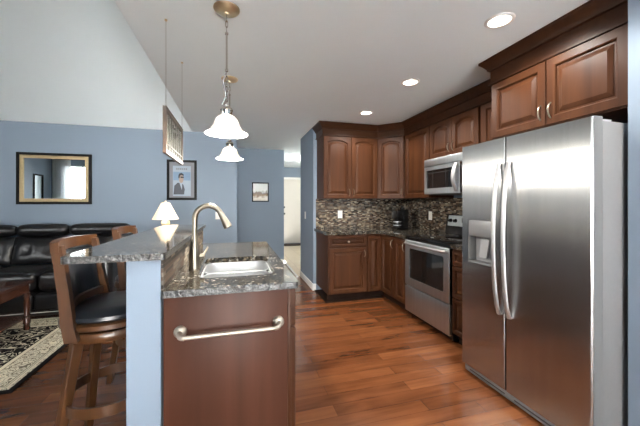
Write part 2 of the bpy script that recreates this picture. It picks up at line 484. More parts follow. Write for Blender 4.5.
struct(box('wall_dining', 'wall', -1.3, -1.2, -4.5, -0.1, 0, 2.47, smooth=False), 'dining side wall', 'wall')
mb = MB(); mb.box(XL, -4.7, -0.1, 0, 0, 4.2); mb.box(-3.85, -1.2, -0.1, 0, 0, 4.2); mb.box(-4.7, -3.85, -0.1, 0, 0, 0.93); mb.box(-4.7, -3.85, -0.1, 0, 2.37, 4.2)
struct(mb.build('wall_living_rear', 'wall', smooth=False), 'living room wall with the curtained window', 'wall')

# flat kitchen ceiling, its cheek and the vault over the living room
struct(box('ceiling', 'ceiling', XV, 3.3, -4.5, 9.6, H, H + 0.08, smooth=False), 'flat white kitchen ceiling', 'ceiling')
struct(box('ceiling_dining', 'ceiling', -1.3, XV, -4.5, -0.1, H, H + 0.08, smooth=False), 'flat ceiling beside the dining wall', 'ceiling')
RID_Y, RID_Z = 2.2, 3.95
mb = MB()
pr = [(YL + 0.1, H - 0.051), (RID_Y, RID_Z), (-0.1, 2.9), (-0.1, 3.0), (RID_Y, RID_Z + 0.1), (YL + 0.1, H + 0.06)]
mb.prism([(XL - 0.1, y, z) for y, z in pr], (XV - XL + 0.1, 0, 0))
struct(mb.build('ceiling_vault', 'ceiling', smooth=False), 'sloping white vaulted ceiling over the living room', 'ceiling')
mb = MB(); mb.prism([(XV, y, z) for y, z in [(YL, H + 0.08), (RID_Y, RID_Z + 0.05), (-0.1, 2.95), (-0.1, H + 0.08)]], (0.08, 0, 0))
struct(mb.build('wall_cheek', 'ceiling', smooth=False), 'white wall above the ceiling edge', 'wall')


def baseboard(name, x0, x1, y0, y1, label):
    struct(box(name, 'trim', x0, x1, y0, y1, 0.0, 0.10, bev=0.004), label, 'baseboard')


baseboard('baseboard_stub', XS - 0.014, XS - 0.0005, YB - 0.014, 5.249, 'white baseboard along the wall end beside the hallway')
baseboard('baseboard_back', XS + 0.0, 1.150, YB - 0.014, YB - 0.0005, 'short white baseboard beside the base cabinet')
baseboard('baseboard_far', 0.045, 1.003, YF - 0.014, YF - 0.0005, 'white baseboard below the small picture')
baseboard('baseboard_living', XL, 0.03, YL - 0.014, YL - 0.0005, 'white baseboard behind the sofa')


# dark ground added outside the living room windows to dim the vault
mb = MB(); mb.box(-40, -5.3, -12, 20, -0.5, -0.4); mb.box(-5.3, -1.6, -40, -0.4, -0.5, -0.4)
struct(mb.build('ground_dimmer', 'dim_ground', smooth=False), 'unseen dark ground added outside to dim the living room daylight', 'ground')


# windows (behind the camera and in the mirror)
def window(name, axis, a0, a1, pos, z0, z1, mull, label):
    mb = MB(); t = 0.045
    def bx(u0, u1, w0, w1, d=0.03):
        if axis == 'y': mb.box(u0, u1, pos - d, pos + d, w0, w1)
        else: mb.box(pos - d, pos + d, u0, u1, w0, w1)
    bx(a0, a0 + t, z0, z1); bx(a1 - t, a1, z0, z1); bx(a0 + t, a1 - t, z0, z0 + t); bx(a0 + t, a1 - t, z1 - t, z1)
    for q in mull[0]: bx(a0 + (a1 - a0) * q - 0.014, a0 + (a1 - a0) * q + 0.014, z0 + t, z1 - t, 0.015)
    for q in mull[1]: bx(a0 + t, a1 - t, z0 + (z1 - z0) * q - 0.014, z0 + (z1 - z0) * q + 0.014, 0.0145)
    w = struct(mb.build(name, 'trim'), label, 'window')
    g = MB()
    if axis == 'y': g.box(a0 + t, a1 - t, pos - 0.004, pos + 0.004, z0 + t, z1 - t)
    else: g.box(pos - 0.004, pos + 0.004, a0 + t, a1 - t, z0 + t, z1 - t)
    g.build('pane', 'winglass', w, smooth=False)


window('window_1', 'y', -4.7, -3.85, -0.05, 0.93, 2.37, ([0.5], [0.35]), 'white window beside the sheer curtain')
window('window_2', 'x', 1.35, 1.85, -5.05, 0.93, 2.37, ([], [0.5]), 'white side window of the living room')
window('window_3', 'y', -0.9, 1.5, -4.45, 0.0, 2.12, ([0.5], []), 'invented white patio door behind the camera, added for daylight')  # unseen opening, made up to bring daylight in from behind
mb = MB(); n = 60
for sgn in (0.0,):
    lo = []
    for z in (0.05, 2.52):
        lo.append([(-4.93 + 0.42 * i / n, 0.09 + 0.028 * math.sin(i * 0.9), z) for i in range(n + 1)] + [(-4.93 + 0.42 * (n - i) / n, 0.094 + 0.028 * math.sin((n - i) * 0.9), z) for i in range(n + 1)])
    mb.loops(lo)
t = thing('curtain', 'white sheer curtain hanging beside the window seen in the mirror', 'curtain', (-4.7, 0.09, 0.05))
mb.build('drape', 'sheer', t)
MB().tube([(-4.97, 0.09, 2.535), (-3.0, 0.09, 2.535)], 0.012).build('rod', 'chrome', t)

# hall door
d = struct(box('door_1', 'door', 1.40, 2.30, 9.44, 9.485, 0.03, 2.03, bev=0.003), 'white door at the end of the hallway', 'door')
mb = MB(); mb.box(1.32, 1.395, 9.46, 9.499, 0, 2.10); mb.box(2.305, 2.38, 9.46, 9.499, 0, 2.10); mb.box(1.395, 2.305, 9.46, 9.499, 2.035, 2.10)
mb.build('door_frame', 'trim', d)
MB().lathe([(0.0, 0), (0.028, 0), (0.028, 0.012), (0.01, 0.016), (0.01, 0.035), (0.03, 0.05), (0.026, 0.07), (0.0, 0.075)][::-1] and [(0.0, -0.075), (0.026, -0.07), (0.03, -0.05), (0.01, -0.035), (0.01, -0.016), (0.028, -0.012), (0.028, 0)], (1.475, 9.44, 0.96), 16, 'y').build('knob', 'bronze', d)
MB().lathe([(0.0, -0.03), (0.022, -0.026), (0.03, -0.01), (0.03, 0)], (1.475, 9.44, 1.16), 16, 'y').build('deadbolt', 'bronze', d)
tag(box('door_mat', 'mat', 1.42, 2.25, 9.0, 9.43, 0.003, 0.02, bev=0.004), 'dark mat lying before the white hallway door', 'mat')


# ------------------------------------------------------------------ cabinet pieces
def frame_of(origin, u, n):
    """matrix mapping local (x along u, y outward, z up) to world"""
    u = Vector(u).normalized(); n = Vector(n).normalized(); z = Vector((0, 0, 1))
    return Matrix(((u.x, n.x, z.x, origin[0]), (u.y, n.y, z.y, origin[1]), (u.z, n.z, z.z, origin[2]), (0, 0, 0, 1)))


def door_bm(w, h, X, arch=0.0, rail=0.056, flat=False):
    mb = MB(); k = 12

    def loop(t, drop, dep):
        p = [(t, dep, t), (w - t, dep, t)]
        for i in range(k + 1):
            q = i / k; x = (w - t) - (w - 2 * t) * q
            p.append((x, dep, h - t - drop * min(1.0, (abs(2 * q - 1)) ** 2.2)))
        return [X @ Vector(v) for v in p]
    L_ = [loop(0, 0, 0), loop(0, 0, 0.018), loop(0.004, 0, 0.022)]
    if not flat:
        r = min(rail, w * 0.24, h * 0.28)
        L_ += [loop(r - 0.006, arch, 0.022), loop(r, arch, 0.018), loop(r + 0.004, arch, 0.006), loop(r + 0.015, arch, 0.006), loop(r + 0.020, arch, 0.010), loop(r + 0.042, arch, 0.0195), loop(r + 0.044, arch, 0.0195)]
    else:
        L_ += [loop(0.012, 0, 0.022)]
    mb.loops(L_)
    return mb


def pull(X, x, z, ln, parent, horiz=False):
    """arched bar pull standing on the face at local (x,z)"""
    pts = []
    for i in range(9):
        q = i / 8; a = q - 0.5
        out = 0.021 + 0.026 * math.sin(PI * q) ** 0.6 if 0 < q < 1 else 0.0205
        pts.append(X @ Vector((x + (a * ln if horiz else 0), out, z + (0 if horiz else a * ln))))
    mb = MB().tube(pts, 0.0044, 8)
    return mb.build('handle', 'nickel', parent)


def knob(X, x, z, parent):
    p = [X @ Vector((x, y, z)) for y in (0.021, 0.03, 0.036, 0.046)]
    mb = MB()
    u = X.to_3x3() @ Vector((1, 0, 0)); lo = []
    for pt, r in zip([X @ Vector((x, y, z)) for y in (0.0205, 0.032, 0.036, 0.046, 0.049)], (0.006, 0.006, 0.014, 0.014, 0.007)):
        lo.append([pt + u * (r * math.cos(2 * PI * i / 14)) + Vector((0, 0, r * math.sin(2 * PI * i / 14))) for i in range(14)])
    return mb.loops(lo).build('knob', 'satin', parent)


def add_door(par, X, x0, x1, z0, z1, arch=0.0, hside=None, hz=None, name='door', ln=0.1):
    Y = X @ Matrix.Translation((x0, 0, z0))
    d = door_bm(x1 - x0, z1 - z0, Y, arch).build(name, 'cab', par, smooth=False)
    if hside is not None:
        pull(Y, 0.03 if hside < 0 else (x1 - x0) - 0.03, hz - z0, ln, d)
    return d


def add_drawer(par, X, x0, x1, z0, z1, kn=True, panel=False):
    Y = X @ Matrix.Translation((x0, 0, z0))
    d = door_bm(x1 - x0, z1 - z0, Y, 0, rail=0.035, flat=not panel).build('drawer', 'cab_h', par, smooth=False)
    if kn: knob(Y, (x1 - x0) / 2, (z1 - z0) / 2, d)
    return d


# --- upper cabinets
UZ0, UZ1 = 1.352, 2.222
YU = YB - 0.33; XU = XR - 0.33
G = 'brown wall cabinets of the kitchen'
c = thing('wall_cabinet', 'brown two-door wall cabinet on the back wall, first from the hallway', 'cabinet', (1.56, YB - 0.16, UZ0))
box('body', 'cab', 1.165, 1.983, YU, YB - 0.001, UZ0, UZ1, c)
X = frame_of((1.165, YU, 0), (1, 0, 0), (0, -1, 0))
add_door(c, X, 0.004, 0.405, UZ0 + 0.004, UZ1 - 0.006, 0.035, 1, UZ0 + 0.085)
add_door(c, X, 0.411, 0.812, UZ0 + 0.004, UZ1 - 0.006, 0.035, -1, UZ0 + 0.085)

c = thing('wall_cabinet', 'brown one-door corner wall cabinet set at an angle', 'cabinet', (2.25, YB - 0.25, UZ0))
mb = MB(); mb.prism([(1.985, YU, UZ0), (XU, YU - 0.28, UZ0), (XR - 0.001, YU - 0.28, UZ0), (XR - 0.001, YB - 0.001, UZ0), (1.985, YB - 0.001, UZ0)], (0, 0, UZ1 - UZ0))
mb.build('body', 'cab', c)
dl = 0.28 * math.sqrt(2)
X = frame_of((1.985, YU, 0), (1, -1, 0), (-1, -1, 0))
add_door(c, X, 0.012, dl - 0.012, UZ0 + 0.004, UZ1 - 0.006, 0.035, 1, UZ0 + 0.085)

YD = YU - 0.28      # 3.727
c = thing('wall_cabinet', 'tall brown one-door wall cabinet just left of the microwave', 'cabinet', (XR - 0.16, 3.44, UZ0))
box('body', 'cab', XU, XR - 0.001, 3.152, YD - 0.002, UZ0, UZ1, c)
X = frame_of((XU, YD, 0), (0, -1, 0), (-1, 0, 0))
add_door(c, X, 0.035, 0.57, UZ0 + 0.004, UZ1 - 0.006, 0.0, None)

c = thing('wall_cabinet', 'short brown two-door wall cabinet right above the microwave', 'cabinet', (XR - 0.16, 2.76, 1.81))
box('body', 'cab', XU, XR - 0.001, 2.386, 3.150, 1.802, UZ1, c)
X = frame_of((XU, 3.150, 0), (0, -1, 0), (-1, 0, 0))
add_door(c, X, 0.004, 0.380, 1.808, UZ1 - 0.006, 0.04, 1, 1.90)
add_door(c, X, 0.386, 0.762, 1.808, UZ1 - 0.006, 0.04, -1, 1.90)

c = thing('wall_cabinet', 'narrow brown wall cabinet squeezed between the microwave and the refrigerator cabinet', 'cabinet', (XR - 0.16, 2.16, UZ0))
box('body', 'cab', XU, XR - 0.001, 1.958, 2.382, UZ0, UZ1, c)
X = frame_of((XU, 2.382, 0), (0, -1, 0), (-1, 0, 0))
add_door(c, X, 0.03, 0.37, UZ0 + 0.004, UZ1 - 0.006, 0.0, None)

XO = 1.954
c = thing('wall_cabinet', 'deep brown two-door cabinet above the stainless refrigerator', 'cabinet', (2.25, 1.5, 1.80))
box('body', 'cab', XO + 0.02, XR - 0.001, 1.064, 1.950, 1.79, 2.225, c)
X = frame_of((XO + 0.02, 1.950, 0), (0, -1, 0), (-1, 0, 0))
add_door(c, X, 0.006, 0.440, 1.795, 2.220, 0.0, 1, 1.885)
add_door(c, X, 0.446, 0.880, 1.795, 2.220, 0.0, -1, 1.885)


def sweep(path, prof):
    pts = [Vector((p[0], p[1])) for p in path]; n = len(pts); mb = MB(); lo = []
    for i, p in enumerate(pts):
        ns = []
        for a, b in ((i - 1, i), (i, i + 1)):
            if 0 <= a and b < n:
                d = (pts[b] - pts[a]).normalized(); ns.append(Vector((d.y, -d.x)))
        m_ = sum(ns, Vector((0, 0))).normalized(); k = 1 / m_.dot(ns[0])
        lo.append([(p.x + m_.x * k * o, p.y + m_.y * k * o, z) for o, z in prof])
    return mb.loops(lo)


CR = lambda z0, z1, z2: [(-0.02, z0), (0.022, z0), (0.022, z0 + 0.012), (0.012, z0 + 0.016), (0.012, z1), (0.026, z1 + 0.004), (0.030, z1 + 0.018), (0.046, z1 + 0.040), (0.066, z2 - 0.022), (0.072, z2 - 0.018), (0.072, z2), (-0.02, z2)]
o = sweep([(1.165, YB - 0.001), (1.165, YU), (1.985, YU), (XU, YD), (XU, 1.956)], CR(UZ1 + 0.001, 2.315, 2.400)).build('crown_molding', 'cab_h', angle=25)
tag(o, 'long dark brown crown molding running along the wall cabinets around the corner', 'molding')
o = sweep([(XU - 0.075, 1.951), (XO + 0.02, 1.951), (XO + 0.02, 1.06)], CR(2.227, 2.335, 2.418)).build('crown_molding', 'cab_h', angle=25)
tag(o, 'brown crown molding on top of the refrigerator cabinet', 'molding')

# --- base cabinets
YBF = YB - 0.595; XBF = XR - 0.68   # faces : 3.742 , 1.93
BZ0, BZ1 = 0.10, 0.872
c = thing('base_cabinet', 'brown base cabinet with drawer and door, nearest the hallway', 'cabinet', (1.42, 4.0, 0))
box('body', 'cab', 1.155, 1.695, YBF, YB - 0.001, BZ0, BZ1, c)
box('toe_kick', 'toe', 1.158, 1.695, YBF + 0.06, YBF + 0.075, 0.014, BZ0, c)
X = frame_of((1.155, YBF, 0), (1, 0, 0), (0, -1, 0))
add_drawer(c, X, 0.012, 0.530, 0.715, 0.852, True, True)
add_door(c, X, 0.012, 0.530, 0.110, 0.700, 0, 1, 0.62, ln=0.09)

c = thing('base_cabinet', 'brown full-height corner base cabinet with two doors meeting in the corner', 'cabinet', (2.1, 3.9, 0))
mb = MB(); mb.prism([(1.697, YBF, BZ0), (XBF, YBF, BZ0), (XBF, 3.372, BZ0), (XR - 0.001, 3.372, BZ0), (XR - 0.001, YB - 0.001, BZ0), (1.697, YB - 0.001, BZ0)], (0, 0, BZ1 - BZ0)); mb.build('body', 'cab', c)
mb = MB(); mb.box(1.697, XBF + 0.06, YBF + 0.06, YBF + 0.075, 0.014, BZ0); mb.box(XBF + 0.06, XBF + 0.075, 3.372, YBF + 0.06, 0.0, BZ0); mb.build('toe_kick', 'toe', c)
X = frame_of((1.697, YBF, 0), (1, 0, 0), (0, -1, 0))
add_door(c, X, 0.004, 0.205, 0.110, 0.852, 0, None)
X = frame_of((XBF, YBF, 0), (0, -1, 0), (-1, 0, 0))
add_door(c, X, 0.026, 0.366, 0.110, 0.852, 0, 1, 0.775, ln=0.11)

c = thing('base_cabinet', 'slim brown base cabinet just left of the range', 'cabinet', (2.25, 3.23, 0))
box('body', 'cab', XBF, XR - 0.001, 3.097, 3.370, BZ0, BZ1, c)
box('toe_kick', 'toe', XBF + 0.06, XBF + 0.075, 3.097, 3.370, 0, BZ0, c)
X = frame_of((XBF, 3.370, 0), (0, -1, 0), (-1, 0, 0))
add_door(c, X, 0.004, 0.268, 0.110, 0.852, 0, 1, 0.775, ln=0.11)

c = thing('base_cabinet', 'brown three-drawer base cabinet tucked between range and refrigerator', 'cabinet', (2.25, 2.15, 0))
box('body', 'cab', XBF, XR - 0.001, 1.962, 2.330, BZ0, BZ1, c)
box('toe_kick', 'toe', XBF + 0.06, XBF + 0.075, 1.962, 2.330, 0, BZ0, c)
X = frame_of((XBF, 2.330, 0), (0, -1, 0), (-1, 0, 0))
for z0, z1 in ((0.728, 0.862), (0.44, 0.716), (0.115, 0.428)): add_drawer(c, X, 0.008, 0.360, z0, z1, True, True)

tag(box('base_board', 'toe', 1.125, XBF + 0.03, YBF - 0.012, YB - 0.016, 0.0, 0.012, bev=0.003), 'thin dark board on the floor beneath the hallway-side base cabinets', 'board')

# counter tops
mb = MB(); Z0, Z1 = 0.876, 0.916
mb.prism([(1.122, YBF - 0.035, Z0), (XBF - 0.03, YBF - 0.035, Z0), (XBF - 0.03, 3.098, Z0), (XR - 0.001, 3.098, Z0), (XR - 0.001, YB - 0.001, Z0), (1.122, YB - 0.001, Z0)], (0, 0, Z1 - Z0))
tag(mb.build('countertop', 'granite', smooth=False), 'dark granite countertop turning the kitchen corner left of the range', 'countertop')
tag(box('countertop', 'granite', XBF - 0.03, XR - 0.001, 1.962, 2.332, Z0, Z1, bev=0.003), 'short dark granite countertop between range and refrigerator', 'countertop')

# backsplash
mb = MB(); mb.box(1.150, XR - 0.012, YB - 0.011, YB - 0.0008, Z1 + 0.0005, UZ0 - 0.001)
struct(mb.build('trim_2', 'mosaic_x', loc=(0, 0, 0), smooth=False), 'brown mosaic tile backsplash on the back wall', 'backsplash')
mb = MB(); mb.box(XR - 0.011, XR - 0.0008, 1.960, YB - 0.0008, Z1 + 0.0005, UZ0 - 0.001)
struct(mb.build('trim_3', 'mosaic_y', loc=(0, 0, 0), smooth=False), 'brown mosaic tile backsplash behind the range', 'backsplash')


# ------------------------------------------------------------------ switches and outlets
def plate(name, loc, n, label, cat, outlet=False):
    X = frame_of(loc, Vector((0, 0, 1)).cross(Vector(n)), n)
    t = thing(name, label, cat, loc)
    def bx(x0, x1, y0, y1, z0, z1, nm, mt):
        mb = MB(); lo = []
        for y, i in ((y0, 0), (y1 - 0.002, 0), (y1, 0.002)):
            lo.append([X @ Vector(p) for p in ((x0 + i, y, z0 + i), (x1 - i, y, z0 + i), (x1 - i, y, z1 - i), (x0 + i, y, z1 - i))])
        return mb.loops(lo).build(nm, mt, t)
    bx(-0.036, 0.036, 0.0008, 0.006, -0.058, 0.058, 'plate', 'white')
    if outlet:
        for z in (-0.021, 0.021): bx(-0.016, 0.016, 0.0062, 0.009, z - 0.014, z + 0.014, 'socket', 'white')
    else:
        bx(-0.016, 0.016, 0.0062, 0.010, -0.032, 0.032, 'rocker', 'white')


plate('wall_outlet', (1.525, YB - 0.011, 1.118), (0, -1, 0), 'white outlet plate on mosaic tile under the two-door cabinet', 'outlet', True)
plate('wall_outlet', (XR - 0.011, 3.60, 1.115), (-1, 0, 0), 'white outlet plate on mosaic tile left of the range', 'outlet', True)
plate('light_switch', (XS, 4.86, 1.09), (-1, 0, 0), 'white switch plate on the blue wall end beside the hallway', 'switch')
plate('light_switch', (-0.27, YL, 1.085), (0, -1, 0), 'white switch plate on the blue wall framed by the faucet arch', 'switch')

# ------------------------------------------------------------------ range
XRF = 1.878; RY0, RY1 = 2.338, 3.092
t = thing('range', 'stainless electric range with black glass cooktop', 'stove', (2.2, 2.715, 0))
box('body', 'black', 1.915, XR - 0.015, RY0, RY1, 0.03, 0.905, t)
for y in (RY0 + 0.06, RY1 - 0.06):
    for x in (1.98, 2.45): MB().lathe([(0.02, 0.0), (0.02, 0.03)], (x, y, 0), 10).build('foot', 'rubber', t)
b = MB().box(1.885, 2.565, RY0, RY1, 0.906, 0.924, 0.005, 3).build('cooktop', 'blackglass', t)
for x, y, r in ((2.05, 2.53, 0.10), (2.05, 2.90, 0.08), (2.32, 2.53, 0.08), (2.32, 2.90, 0.10)):
    MB().lathe([(r - 0.004, 0.9242), (r - 0.004, 0.9247), (r, 0.9247), (r, 0.9242)], (x, y, 0), 32, cap=False).build('burner', 'darkplastic', b)
# oven door with a window opening
def hole_panel(y0, y1, z0, z1, hy0, hy1, hz0, hz1, xf, xb, r=0.02):
    """slab in the YZ plane, front at xf, back at xb, rounded rectangular hole"""
    mb = MB(); bm = mb.bm
    inner = [(y, z) for y, z, _ in rrect((hy0 + hy1) / 2, (hz0 + hz1) / 2, (hy1 - hy0) / 2, (hz1 - hz0) / 2, r, 0)]
    e = 0.006
    def ring(pts, x): return [bm.verts.new((x, p[0], p[1])) for p in pts]
    def out(i): return [(y0 + i, z0 + i), (y1 - i, z0 + i), (y1 - i, z1 - i), (y0 + i, z1 - i)]
    o0, o1, o2 = ring(out(0), xb), ring(out(0), xf + e), ring(out(e * 0.7), xf)
    i0, i1 = ring(inner, xf), ring(inner, xb)
    def bridge(a, b):
        n = len(a)
        for k in range(n): bm.faces.new((a[k], a[(k + 1) % n], b[(k + 1) % n], b[k]))
    bridge(o0, o1); bridge(o1, o2); bridge(i0, i1)
    for a, b in ((o2, i0), (o0, i1)):
        es = []
        for lp in (a, b):
            for k in range(len(lp)):
                ed = bm.edges.get((lp[k], lp[(k + 1) % len(lp)])) or bm.edges.new((lp[k], lp[(k + 1) % len(lp)]))
                es.append(ed)
        bmesh.ops.triangle_fill(bm, use_beauty=True, use_dissolve=False, edges=es)
    return mb


dr = hole_panel(RY0 + 0.004, RY1 - 0.004, 0.365, 0.868, RY0 + 0.085, RY1 - 0.085, 0.452, 0.785, XRF, 1.913).build('oven_door', 'steel', t, angle=25)
box('oven_window', 'ovenglass', XRF + 0.010, XRF + 0.016, RY0 + 0.075, RY1 - 0.075, 0.442, 0.795, dr)
pts = []
for i in range(13):
    q = i / 12; pts.append((XRF - 0.018 - 0.036 * math.sin(PI * q) ** 0.5, RY0 + 0.035 + (RY1 - RY0 - 0.07) * q, 0.838))
MB().tube([(XRF + 0.002, RY0 + 0.035, 0.838)] + pts + [(XRF + 0.002, RY1 - 0.035, 0.838)], 0.011, 10, flat=(1, 1.25)).build('handle', 'handle', dr)
box('warming_drawer', 'steel', XRF, 1.913, RY0 + 0.004, RY1 - 0.004, 0.072, 0.355, t, bev=0.006)
mb = MB(); mb.prism([(2.420, RY0, 0.926), (2.560, RY0, 0.926), (2.560, RY0, 1.150), (2.455, RY0, 1.158)], (0, RY1 - RY0, 0))
bg = mb.build('backguard', 'black', t)
def on_guard(z): return 2.420 + (z - 0.926) / (1.158 - 0.926) * 0.035
mb = MB(); mb.prism([(on_guard(1.025) - 0.006, RY0 + 0.02, 1.025), (on_guard(1.025) + 0.004, RY0 + 0.02, 1.025), (on_guard(1.145) + 0.004, RY0 + 0.02, 1.145), (on_guard(1.145) - 0.006, RY0 + 0.02, 1.145)], (0, RY1 - RY0 - 0.055, 0))
mb.build('control_panel', 'steel', bg)
for y in (RY1 - 0.085, RY1 - 0.165, RY0 + 0.085, RY0 + 0.165):
    MB().lathe([(0.0, -0.032), (0.017, -0.030), (0.020, -0.004), (0.024, 0.0)], (on_guard(1.085) - 0.0065, y, 1.085), 16, 'x').build('knob', 'black', bg)
box('display', 'blackglass', on_guard(1.085) - 0.009, on_guard(1.085) - 0.003, 2.60, 2.83, 1.06, 1.12, bg)

# ------------------------------------------------------------------ microwave
MXF = 2.17; MY0, MY1, MZ0, MZ1 = 2.392, 3.146, 1.392, 1.796
t = thing('microwave', 'stainless over-the-range microwave with curved handle', 'microwave', (2.36, 2.755, MZ0))
box('body', 'steel', MXF + 0.03, XR - 0.012, MY0, MY1, MZ0, MZ1, t, bev=0.003)
box('vent_strip', 'steel', MXF, MXF + 0.028, MY0, MY1, 1.715, MZ1, t, bev=0.003)
dr = hole_panel(MY0 + 0.165, MY1, MZ0, 1.708, MY0 + 0.235, MY1 - 0.045, MZ0 + 0.065, 1.665, MXF, MXF + 0.028, 0.008).build('door', 'steel', t, angle=25)
w = box('window', 'blackglass', MXF + 0.008, MXF + 0.014, MY0 + 0.22, MY1 - 0.035, MZ0 + 0.055, 1.675, dr)
mb = MB()
for y in (2.77, 2.99): mb.box(MXF + 0.0065, MXF + 0.0078, y - 0.003, y + 0.003, MZ0 + 0.066, 1.664)
mb.box(MXF + 0.0065, MXF + 0.0078, MY0 + 0.24, MY1 - 0.05, 1.630, 1.636)
mb.build('window_grid', 'rubber', w)
pts = []
for i in range(13):
    q = i / 12; pts.append((MXF - 0.006 - 0.052 * math.sin(PI * q), MY0 + 0.205 - 0.012 * math.sin(PI * q), MZ0 + 0.02 + 0.285 * q))
MB().tube(pts, 0.016, 10, flat=(1.3, 0.7)).build('handle', 'handle', dr)
box('control_panel', 'blackglass', MXF + 0.002, MXF + 0.028, MY0, MY0 + 0.160, MZ0, 1.708, t, bev=0.003)
mb = MB(); mb.box(MXF + 0.05, XR - 0.02, MY0 + 0.03, MY1 - 0.03, MZ0 - 0.008, MZ0 - 0.0005); mb.build('grease_filter', 'darkplastic', t)

# ------------------------------------------------------------------ refrigerator
FX = 1.682; FY0, FYM, FY1 = 1.066, 1.565, 1.952; FZ0, FZ1 = 0.07, 1.717
t = thing('refrigerator', 'stainless side-by-side refrigerator with ice and water dispenser', 'refrigerator', (2.1, 1.503, 0))
box('body', 'greyside', 1.757, 2.50, FY0 + 0.008, FY1 - 0.008, 0.03, 1.700, t, bev=0.004)
for x in (1.85, 2.4):
    for y in (FY0 + 0.08, FY1 - 0.08): MB().lathe([(0.022, 0), (0.022, 0.03)], (x, y, 0), 12).build('foot', 'rubber', t)


def fridge_door(y0, y1, hole=None):
    if hole:
        return hole_panel(y0, y1, FZ0, FZ1, *hole, FX, 1.750, 0.012)
    mb = MB(); lo = []
    e = 0.008
    for x, i in ((1.750, 0), (FX + e, 0), (FX, e * 0.8)):
        lo.append([(x, y0 + i, FZ0 + i * 0.5), (x, y1 - i, FZ0 + i * 0.5), (x, y1 - i, FZ1 - i * 0.5), (x, y0 + i, FZ1 - i * 0.5)])
    return mb.loops(lo)


fd = fridge_door(FY0, FYM - 0.004).build('refrigerator_door', 'fridge', t, angle=25)
box('edge_panel', 'edge', FX + 0.009, 1.749, FY0 - 0.0025, FY0 - 0.0002, FZ0, FZ1, fd)
HY0, HY1, HZ0, HZ1 = 1.655, 1.885, 0.85, 1.165
zd = fridge_door(FYM + 0.004, FY1, (HY0, HY1, HZ0, HZ1)).build('freezer_door', 'fridge', t, angle=25)
dp = box('dispenser', 'greyplastic', FX + 0.062, 1.749, HY0 + 0.001, HY1 - 0.001, HZ0 + 0.001, HZ1 - 0.001, zd)
mb = MB(); mb.box(FX - 0.003, FX + 0.060, HY0 + 0.003, HY1 - 0.003, 1.045, HZ1 - 0.003, 0.004); mb.build('control_panel', 'greyside', dp)
mb = MB()
iy0, iy1, iz0, iz1 = HY0 + 0.002, HY1 - 0.002, HZ0 + 0.002, 1.043
mb.box(FX - 0.003, FX + 0.0605, iy0, iy0 + 0.008, iz0, iz1); mb.box(FX - 0.003, FX + 0.0605, iy1 - 0.008, iy1, iz0, iz1); mb.box(FX - 0.004, FX + 0.0605, iy0 + 0.008, iy1 - 0.008, iz0, iz0 + 0.012)
mb.build('recess_trim', 'edge', dp)
mb = MB(); mb.prism([(FX + 0.058, 1.735, 1.03), (FX + 0.045, 1.735, 1.03), (FX + 0.018, 1.735, 0.90), (FX + 0.028, 1.735, 0.90)], (0, 0.07, 0)); mb.build('paddle', 'greyplastic', dp)
for dd_, y, nm in ((zd, FYM + 0.038, 'handle'), (fd, FYM - 0.038, 'handle')):
    pts = []
    for i in range(17):
        q = i / 16; pts.append((FX - 0.010 - 0.048 * math.sin(PI * q) ** 0.6, y, 0.56 + 0.985 * q))
    MB().tube([(FX + 0.004, y, 0.56)] + pts + [(FX + 0.004, y, 1.545)], 0.0135, 10, flat=(1.1, 0.8)).build(nm, 'handle', dd_)
mb = MB(); mb.box(FX + 0.02, 1.756, FY0 + 0.01, FY1 - 0.01, 0.016, 0.064, 0.004)
g = mb.build('kick_grille', 'greyside', t)
mb = MB()
mb.box(FX + 0.0185, FX + 0.0198, FY0 + 0.03, FYM - 0.05, 0.034, 0.042); mb.box(FX + 0.0185, FX + 0.0198, FYM + 0.02, FY1 - 0.06, 0.034, 0.042)
mb.build('vent_slot', 'rubber', g)
for y in (FY0 + 0.05, FY1 - 0.05): box('hinge_cover', 'greyplastic', 1.765, 1.86, y - 0.025, y + 0.025, 1.7005, 1.716, t, bev=0.004)

# coffee maker in the corner
t = thing('coffee_maker', 'black coffee maker with steel front in the counter corner', 'coffee maker', (2.25, 3.86, Z1 + 0.001))
zc = Z1 + 0.001
rot = []
box('base', 'black', 2.17, 2.36, 3.78, 3.94, zc, zc + 0.03, t, bev=0.006)
box('tank', 'black', 2.27, 2.36, 3.78, 3.94, zc + 0.031, zc + 0.28, t, bev=0.008)
box('brew_head', 'black', 2.175, 2.268, 3.785, 3.935, zc + 0.145, zc + 0.265, t, bev=0.010)
MB().lathe([(0.054, 0), (0.055, 0.03), (0.054, 0.09), (0.038, 0.105), (0.038, 0.112)], (2.220, 3.86, zc + 0.031), 20).build('carafe', 'blackglass', t)
for z in (0.052, 0.102): MB().lathe([(0.0565, 0), (0.0565, 0.012)], (2.220, 3.86, zc + z), 20).build('band', 'sink', t)
mb = MB(); mb.tube([(2.168, 3.855, zc + 0.045), (2.142, 3.855, zc + 0.06), (2.142, 3.855, zc + 0.11), (2.172, 3.855, zc + 0.125)], 0.006, 8); mb.build('handle', 'black', t)
MB().lathe([(0.03, 0), (0.028, 0.02), (0.012, 0.032), (0.012, 0.05), (0.0, 0.052)], (2.30, 3.86, zc + 0.281), 16).build('lid', 'black', t)

# ------------------------------------------------------------------ island, pony wall, bar
IX0, IX1, IY0, IY1 = -0.286, 0.275, 1.335, 2.83
PX0, PX1 = -0.408, -0.2875
struct(box('wall_pony', 'wall', PX0, PX1, 1.345, 2.945, 0, 1.064, smooth=False), 'blue half wall carrying the granite bar', 'wall')
mb = MB(); mb.box(PX1 + 0.0005, PX1 + 0.009, 1.350, 2.94, 0.9360, 1.0635)
struct(mb.build('trim_4', 'mosaic_bar', loc=(0, 0, 0), smooth=False), 'mosaic tile strip between island top and bar', 'backsplash')

